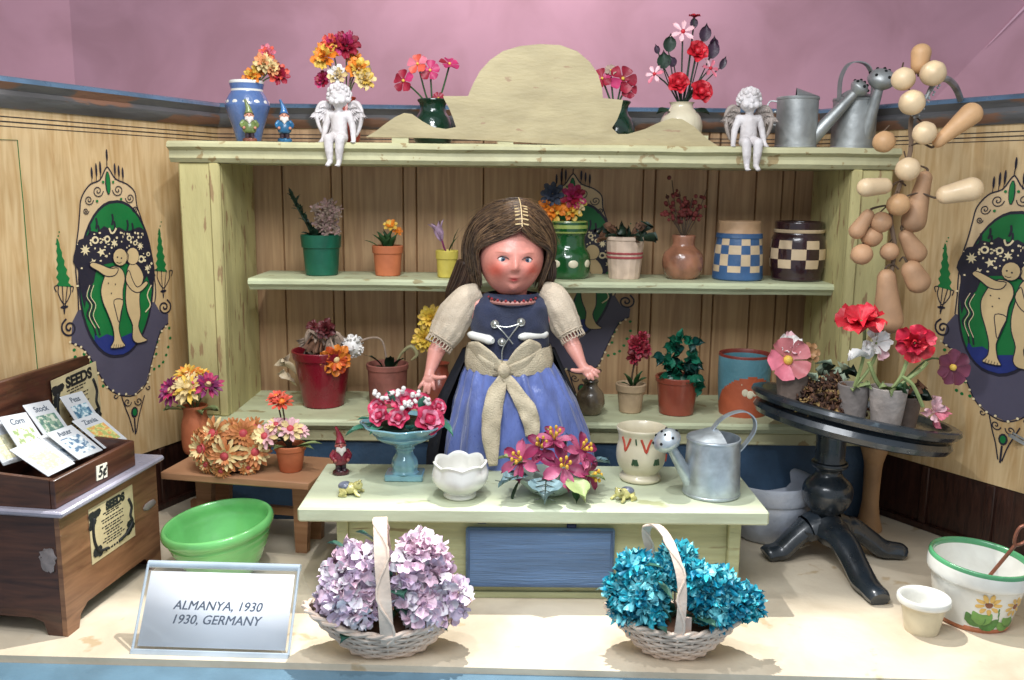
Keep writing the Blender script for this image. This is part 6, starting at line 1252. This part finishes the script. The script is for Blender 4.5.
for k in range(2300):
    s = rnd.choice((-1, 1)); yk = U(-.82, .9) if k % 3 else U(-.84, -.3); L_ = U(1.6, 2.5); w_ = U(-.05, .05); rr = U(.97, 1.05); ph = U(0, 6); n_ = 13; pts = []
    for i in range(n_):
        th = L_ * i / (n_ - 1); pts.append(hairpt(max(-.85, min(.95, yk + w_ * th + .035 * sin(th * 2.4 + ph))), s * (th + .01), rr + .03 * sin(th * 2.3 + ph) * min(1, th) + (.012 if th < .25 else 0)))
    b.tube(pts, [.55] + [.5] * (n_ - 2) + [.12], m=rnd.choice((0, 0, 1, 1, 2)), seg=3, cap=False)
b.build('hair_strands', [hairm, hair2, hair3], hair, ang=0)
b = MB()
for k in range(110):
    s = rnd.choice((-1, 1)); yk = U(-.9, .6); L_ = U(.5, 1.5); p = [hairpt(yk, s * .03, 1.0), hairpt(yk, s * L_ * .5, U(1.04, 1.1)), hairpt(min(.9, yk + .1), s * L_, U(1.05, 1.22))]; b.tube(p, [.3, .2, .1], seg=3, cap=False, sub=4)
b.build('flyaway_hair', hair2, hair, ang=0)
b = MB()   # stitched parting
for k in range(15):
    yk = -.8 + k * .07; p = hairpt(yk, 0.001, 1.045); b.tube([p - fr * 6 - V((0, 0, 1.0)), p, p + fr * 6 - V((0, 0, 1.0))], .75, seg=5)
b.tube([hairpt(-.84 + k * .07, 0.001, 1.05) for k in range(17)], .7, seg=6); b.build('stitched_parting', simple('parting_thread', 214, 188, 140, rough=.5), hair)
for (pts, r_) in (([dp(468, 262, 16), dp(462, 280, 16), dp(455, 292, 14), dp(448, 304, 16)], [11, 12, 9, 3]), ([dp(548, 262, 14), dp(549, 276, 14), dp(545, 290, 14)], [8, 7, 3])):
    b = MB()
    for k in range(150):
        o_ = V((U(-1, 1), U(-1, 1), U(-.2, .2))); o_ = o_ / max(1, o_.length); b.tube([p + o_ * r_[i] for i, p in enumerate(pts)], [.6, .6, .6, .2][:len(pts)], m=rnd.choice((0, 1, 1)), seg=3, sub=3, cap=False)
    b.tube(pts, [x * .85 for x in r_], m=1, seg=12, sub=3); b.build('pigtail', [hairm, hair3], hair, ang=0)
# clothing
navy = mat('navy_cloth', rgb(38, 46, 74), rough=.7, var=.18, sc=4, bump=.15, bs=60, sheen=.2)
satin = mat('blue_satin', rgb(96, 114, 180), rough=.3, var=.14, sc=3, bump=.14, bs=16, sheen=.4, spec=.7, st=(3, 3, .8)); black = simple('black_cloth', 24, 28, 40, rough=.8)
linen = mat('cream_linen', rgb(206, 190, 168), rough=.8, var=.08, sc=5, bump=.3, bs=70)
def ell(rows, n, m_, name, par, th=0, wob=None, mats=None, arc=None, zfn=None):
    b = MB(); vs = []; fs = []; a0, a1 = arc or (0, 2 * pi); full = arc is None
    for (cx, cy, cz, rx, ry) in rows:
        for j in range(n + (0 if full else 1)):
            a = a0 + (a1 - a0) * j / n; w = wob(a, cz) if wob else 1; vs.append(V((cx + rx * w * cos(a), cy + ry * w * sin(a), cz + (zfn(a, cz) if zfn else 0))))
    mrow = n if full else n + 1
    for i in range(len(rows) - 1):
        for j in range(n): k = (j + 1) % mrow if full else j + 1; fs.append([i * mrow + j, i * mrow + k, (i + 1) * mrow + k, (i + 1) * mrow + j])
    b.add(vs, fs); return b.build(name, mats or m_, par, ang=0)
def rowsI(keys, n):
    out = []
    for i in range(n + 1):
        f_ = i / n * (len(keys) - 1); k = min(int(f_), len(keys) - 2); u = f_ - k; out.append(tuple(a * (1 - u) + c * u for a, c in zip(keys[k], keys[k + 1])))
    return out
cxp = lambda px: px - 512
bk = [(cxp(508), 6, dz(372), 41, 29), (cxp(508), 6, dz(350), 37, 28), (cxp(508), 6, dz(325), 39, 30), (cxp(509), 6, dz(305), 39, 27), (cxp(510), 6, dz(298), 34, 23), (cxp(510), 5, dz(293), 24, 19)]
ell(rowsI(bk, 40), 60, navy, 'bodice', t, wob=lambda a, z: 1 + .012 * sin(a * 9 + z * .3))
sk = [(cxp(519), 2, dz(545), 78, 48), (cxp(519), 2, dz(470), 75, 46), (cxp(517), 2, dz(435), 70, 43), (cxp(513), 3, dz(400), 60, 38), (cxp(509), 5, dz(375), 48, 33), (cxp(508), 6, dz(362), 41, 30), (cxp(508), 6, dz(355), 39, 29)]
def pleat(a, z):
    d = max(0, min(1, (dz(356) - z) / 45)); w = .022 * sin(a * 23 + 2 * sin(z * .02)) * (1 - d * .7) + .06 * noise.noise(V((cos(a) * 5, sin(a) * 5, z * .012))) * 2 + .03 * noise.noise(V((cos(a) * 11, sin(a) * 11, z * .03))); return 1 + w * (1.3 if d < .6 else .95) * min(1, d * 2)
ell(rowsI(sk, 70), 260, satin, 'skirt', t, wob=pleat)
us = [(cxp(510), 14, dz(545), 86, 48), (cxp(508), 14, dz(455), 80, 44), (cxp(506), 14, dz(400), 67, 38), (cxp(507), 12, dz(350), 44, 29)]
ell(rowsI(us, 30), 120, black, 'overskirt', t, wob=lambda a, z: 1 + .03 * sin(a * 12), arc=(-.35, pi + .5))
# sleeves
def sleeve(path, rad, nm):
    pts, rs = smoothpath([V(p) for p in path], rad, 8); b = MB(); n = 44; vs = []; up = V((0, -1, 0))
    for i, p in enumerate(pts):
        t_ = (pts[min(i + 1, len(pts) - 1)] - pts[max(i - 1, 0)]).normalized(); x = up.cross(t_).normalized(); y = t_.cross(x).normalized(); f_ = i / (len(pts) - 1)
        for j in range(n): a = 2 * pi * j / n; w = 1 + .05 * sin(a * 11) * (1 - abs(2 * f_ - 1) * .4) * (.5 + (f_ > .7) * .8) + .04 * sin(a * 3 + f_ * 6); vs.append(p + (x * cos(a) + y * sin(a)) * rs[i] * w)
    m_ = len(pts); b.add(vs, [[i * n + j, i * n + (j + 1) % n, (i + 1) * n + (j + 1) % n, (i + 1) * n + j] for i in range(m_ - 1) for j in range(n)]); o = b.build(nm, linen, t, ang=0)
    e = pts[-1]; t_ = (pts[-1] - pts[-3]).normalized(); x = up.cross(t_).normalized(); y = t_.cross(x).normalized()
    for (off, rr) in ((-7, 1.04), (-2, 1.06)):
        q = MB(); q.tube([e + t_ * off + (x * cos(a) + y * sin(a)) * rs[-1] * rr * 1.02 for a in [2 * pi * k / 40 for k in range(40)]], .8, seg=5, closed=True); q.build('cuff_cord', linen, o)
    q = MB()
    for k in range(22):
        a = 2 * pi * k / 22; c = e + (x * cos(a) + y * sin(a)) * rs[-1] * 1.02; q.tube([c + (x * -sin(a) + y * cos(a)) * 1.9 * cos(u) + t_ * (3 + 3.2 * sin(u)) for u in [j * pi / 4 for j in range(8)]], .55, seg=4, closed=True)
    q.build('lace_trim', linen, o); return o
sleeve([dp(481, 292, 4), dp(468, 298, 3), dp(456, 314, 1), dp(448, 330, -2), dp(441, 341, -5)], [8, 14, 17.5, 16.5, 13], 'sleeve')
sleeve([dp(541, 290, 4), dp(552, 296, 3), dp(560, 310, 1), dp(566, 324, -2), dp(571, 334, -5)], [8, 13, 15, 14.5, 11.5], 'sleeve')
# necklace, collar
q = MB(); c = Hc + V((2, -4, -35))
for k in range(34): a = 2 * pi * k / 34; q.ball(c + V((23 * cos(a), 22 * sin(a), -2 -2.0 * (sin(a) < 0) * abs(sin(a)))), 1.4, m=k % 2, seg=7, ring=5)
q.build('bead_necklace', [simple('bead_red', 150, 44, 50, rough=.3), simple('bead_dark', 44, 24, 30, rough=.3)], t)
q = MB(); q.tube([Hc + V((2 + 22 * cos(a), -3 + 22 * sin(a), -41)) for a in [2 * pi * k / 40 for k in range(40)]], 2, seg=6, closed=True); q.build('collar', simple('collar_pink', 178, 124, 116), t)
# white toggles, pins, lacing
def front(px, py, extra=0):   # point on the bodice/sash front
    x = px - 508; rx, ry = 40, 30; yy = 6 - ry * sqrt(max(.05, 1 - (x / rx) ** 2)) - extra; p = dp(px, py, yy); return p
for (a, c) in (((468, 334), (493, 341)), ((519, 337), (547, 334))):
    q = MB(); A_, C2 = front(*a, 2), front(*c, 2.5); q.tube([A_, A_.lerp(C2, .15), A_.lerp(C2, .5) , A_.lerp(C2, .85), C2], [1.5, 4, 4.3, 4.6, 2.5], seg=14, sub=4); q.build('white_toggle', wceram, t)
silver = mat('silver', rgb(190, 190, 184), rough=.25, metal=.9, bump=0)
for (x, y) in ((495, 324), (521, 322), (502, 342)):
    q = MB(); q.ball(front(x, y, 1.5), 3, seg=12, ring=8); q.tube([front(x, y, 1) + V((3.4 * cos(u), -1, 3.4 * sin(u))) for u in [k * pi / 6 for k in range(12)]], .7, seg=5, closed=True); q.build('silver_button', silver, t)
q = MB(); q.tube([front(495, 324, 3), front(504, 333, 3), front(513, 344, 3)], .7, seg=6, sub=4); q.tube([front(521, 322, 3), front(512, 334, 3), front(503, 348, 3), front(502, 360, 4)], .7, seg=6, sub=4); q.tube([front(497, 326, 3), front(508, 327, 3.5), front(519, 324, 3)], .6, seg=6, sub=4); q.build('lacing_chain', silver, t)
# sash
lin2 = mat('sash_linen', rgb(208, 194, 166), rough=.8, var=.1, sc=6, bump=.35, bs=60)
sa = MB(); n = 60; vs = []
sash_rows = ((-1.3, 42.5, 30.5), (-.6, 43.5, 31.5), (0, 43.2, 31.2), (.6, 42.2, 30.6), (1.3, 40.5, 30))
for (k, rx, ry) in sash_rows:
    for j in range(n): a = 2 * pi * j / n; f_ = max(0, -sin(a)); ww = 9 - 3.5 * math.exp(-((a - 4.65) / .35) ** 2); vs.append(V((cxp(507) + rx * cos(a) * (1 + .01 * sin(a * 13)), 5 + (ry + 1.2) * sin(a), dz(357) + k * ww - 6 * math.exp(-((a - 4.65) / .5) ** 2))))
sa.add(vs, [[i * n + j, i * n + (j + 1) % n, (i + 1) * n + (j + 1) % n, (i + 1) * n + j] for i in range(4) for j in range(n)]); sash = sa.build('sash', lin2, t, ang=0)
kn = front(504, 371, 5)
q = MB(); q.ball(kn, 6.5, sq=(.95, .9, 1.15), seg=14, ring=10, fn=lambda v: 1 + .12 * noise.noise(v * 3)); q.build('bow_knot', lin2, sash)
def ribbon(pts, w, nm, d=V((1, 0, 0))):
    P2, W2 = smoothpath([V(p) for p in pts], w, 6); q = MB(); dirs = [(d + V((0, .25 * sin(i * .8), .12 * sin(i * .55)))).normalized() for i in range(len(P2))]; q.strip(P2, dirs, W2, 1.0); q.build(nm, lin2, sash, ang=0)
ribbon([kn + V((0, -1, -2)), dp(497, 390, -33), dp(492, 415, -40), dp(491, 440, -45), dp(493, 466, -48)], [7, 17, 19, 17, 8], 'ribbon_tail')
ribbon([kn + V((0, -1, -2)), dp(514, 388, -33), dp(525, 405, -38), dp(531, 422, -42), dp(532, 436, -44)], [7, 16, 19, 17, 12], 'ribbon_tail')
q = MB(); P2, W2 = smoothpath([kn, front(494, 362, 6), front(478, 352, 6), front(468, 350, 3), front(480, 363, 4), front(494, 370, 4), kn], [6, 17, 21, 12, 17, 14, 6], 6); q.strip(P2, [V((0, -.25, 1))] * len(P2), W2, 1.0); q.build('bow_loop', lin2, sash, ang=0)
q = MB(); P2, W2 = smoothpath([kn, front(515, 358, 6), front(529, 350, 7), front(541, 353, 3), front(528, 364, 4), front(514, 369, 4), kn], [6, 16, 22, 14, 16, 13, 6], 6); q.strip(P2, [V((0, -.25, 1))] * len(P2), W2, 1.0); q.build('bow_loop', lin2, sash, ang=0)
# earring
q = MB(); e = dp(478, 258, -4); q.tube([e + V((2.5 * cos(u), 0, 3.6 * sin(u))) for u in [k * pi / 6 for k in range(12)]], .6, seg=5, closed=True); q.build('earring', silver, t)
# ================================================================ light
w = bpy.data.worlds.new('World'); scene.world = w; w.use_nodes = True
w.node_tree.nodes['Background'].inputs[0].default_value = (.86, .93, 1, 1); w.node_tree.nodes['Background'].inputs[1].default_value = .56
def aim(o, tgt): o.rotation_euler = (V(tgt) - o.location).to_track_quat('-Z', 'Y').to_euler()
def area(loc, tgt, sx, sy, e, c=(1, 1, 1)):
    l = bpy.data.lights.new('ceiling_lamp', 'AREA'); l.shape = 'RECTANGLE'; l.size = sx; l.size_y = sy; l.energy = e; l.color = c
    o = bpy.data.objects.new('ceiling_lamp', l); col.objects.link(o); o.location = loc; aim(o, tgt); return o
def spot(loc, tgt, e, ang, bl=.4, r=.05, c=(1, 1, 1)):
    l = bpy.data.lights.new('spot_lamp', 'SPOT'); l.energy = e; l.spot_size = radians(ang); l.spot_blend = bl; l.shadow_soft_size = r; l.color = c
    o = bpy.data.objects.new('spot_lamp', l); col.objects.link(o); o.location = loc; aim(o, tgt); return o
# unseen baffle board, added so the lamp above it reaches only the display front
b = MB(); b.box(-7, 7, 10.02, 15, 8.0, 8.06); o = b.build('light_baffle', simple('baffle_white', 210, 208, 204, rough=.8), k=1); o['kind'] = 'structure'
spot((.4, 10.25, 9.6), (.2, 7.6, 0), 4800, 110, .6, .06, (1, .98, .93))
spot((-1.0, 6.6, 9.4), (0, 11, 2), 1000, 100, .8, .12, (.97, .98, 1))
area((0, 3.5, 8.5), (0, 11, 2.4), 5, 2.5, 560, (.93, .96, 1))
spot((-2.5, 7.5, 9.5), (-4.5, 10.5, 2.5), 700, 60, .9, .3, (1, .95, .86))
spot((.5, 8.7, 9.3), (0, 10.45, 3.2), 700, 16, .7, .08, (1, .97, .92))  # narrow spot added to put highlights on the doll's hair
area((0, 15, 11.5), (0, 17, 6), 6, 1, 500, (1, .96, .97))
scene.view_settings.view_transform = 'Standard'; scene.view_settings.look = 'None'; scene.view_settings.exposure = 0; scene.view_settings.gamma = 1
scene.render.engine = 'CYCLES'
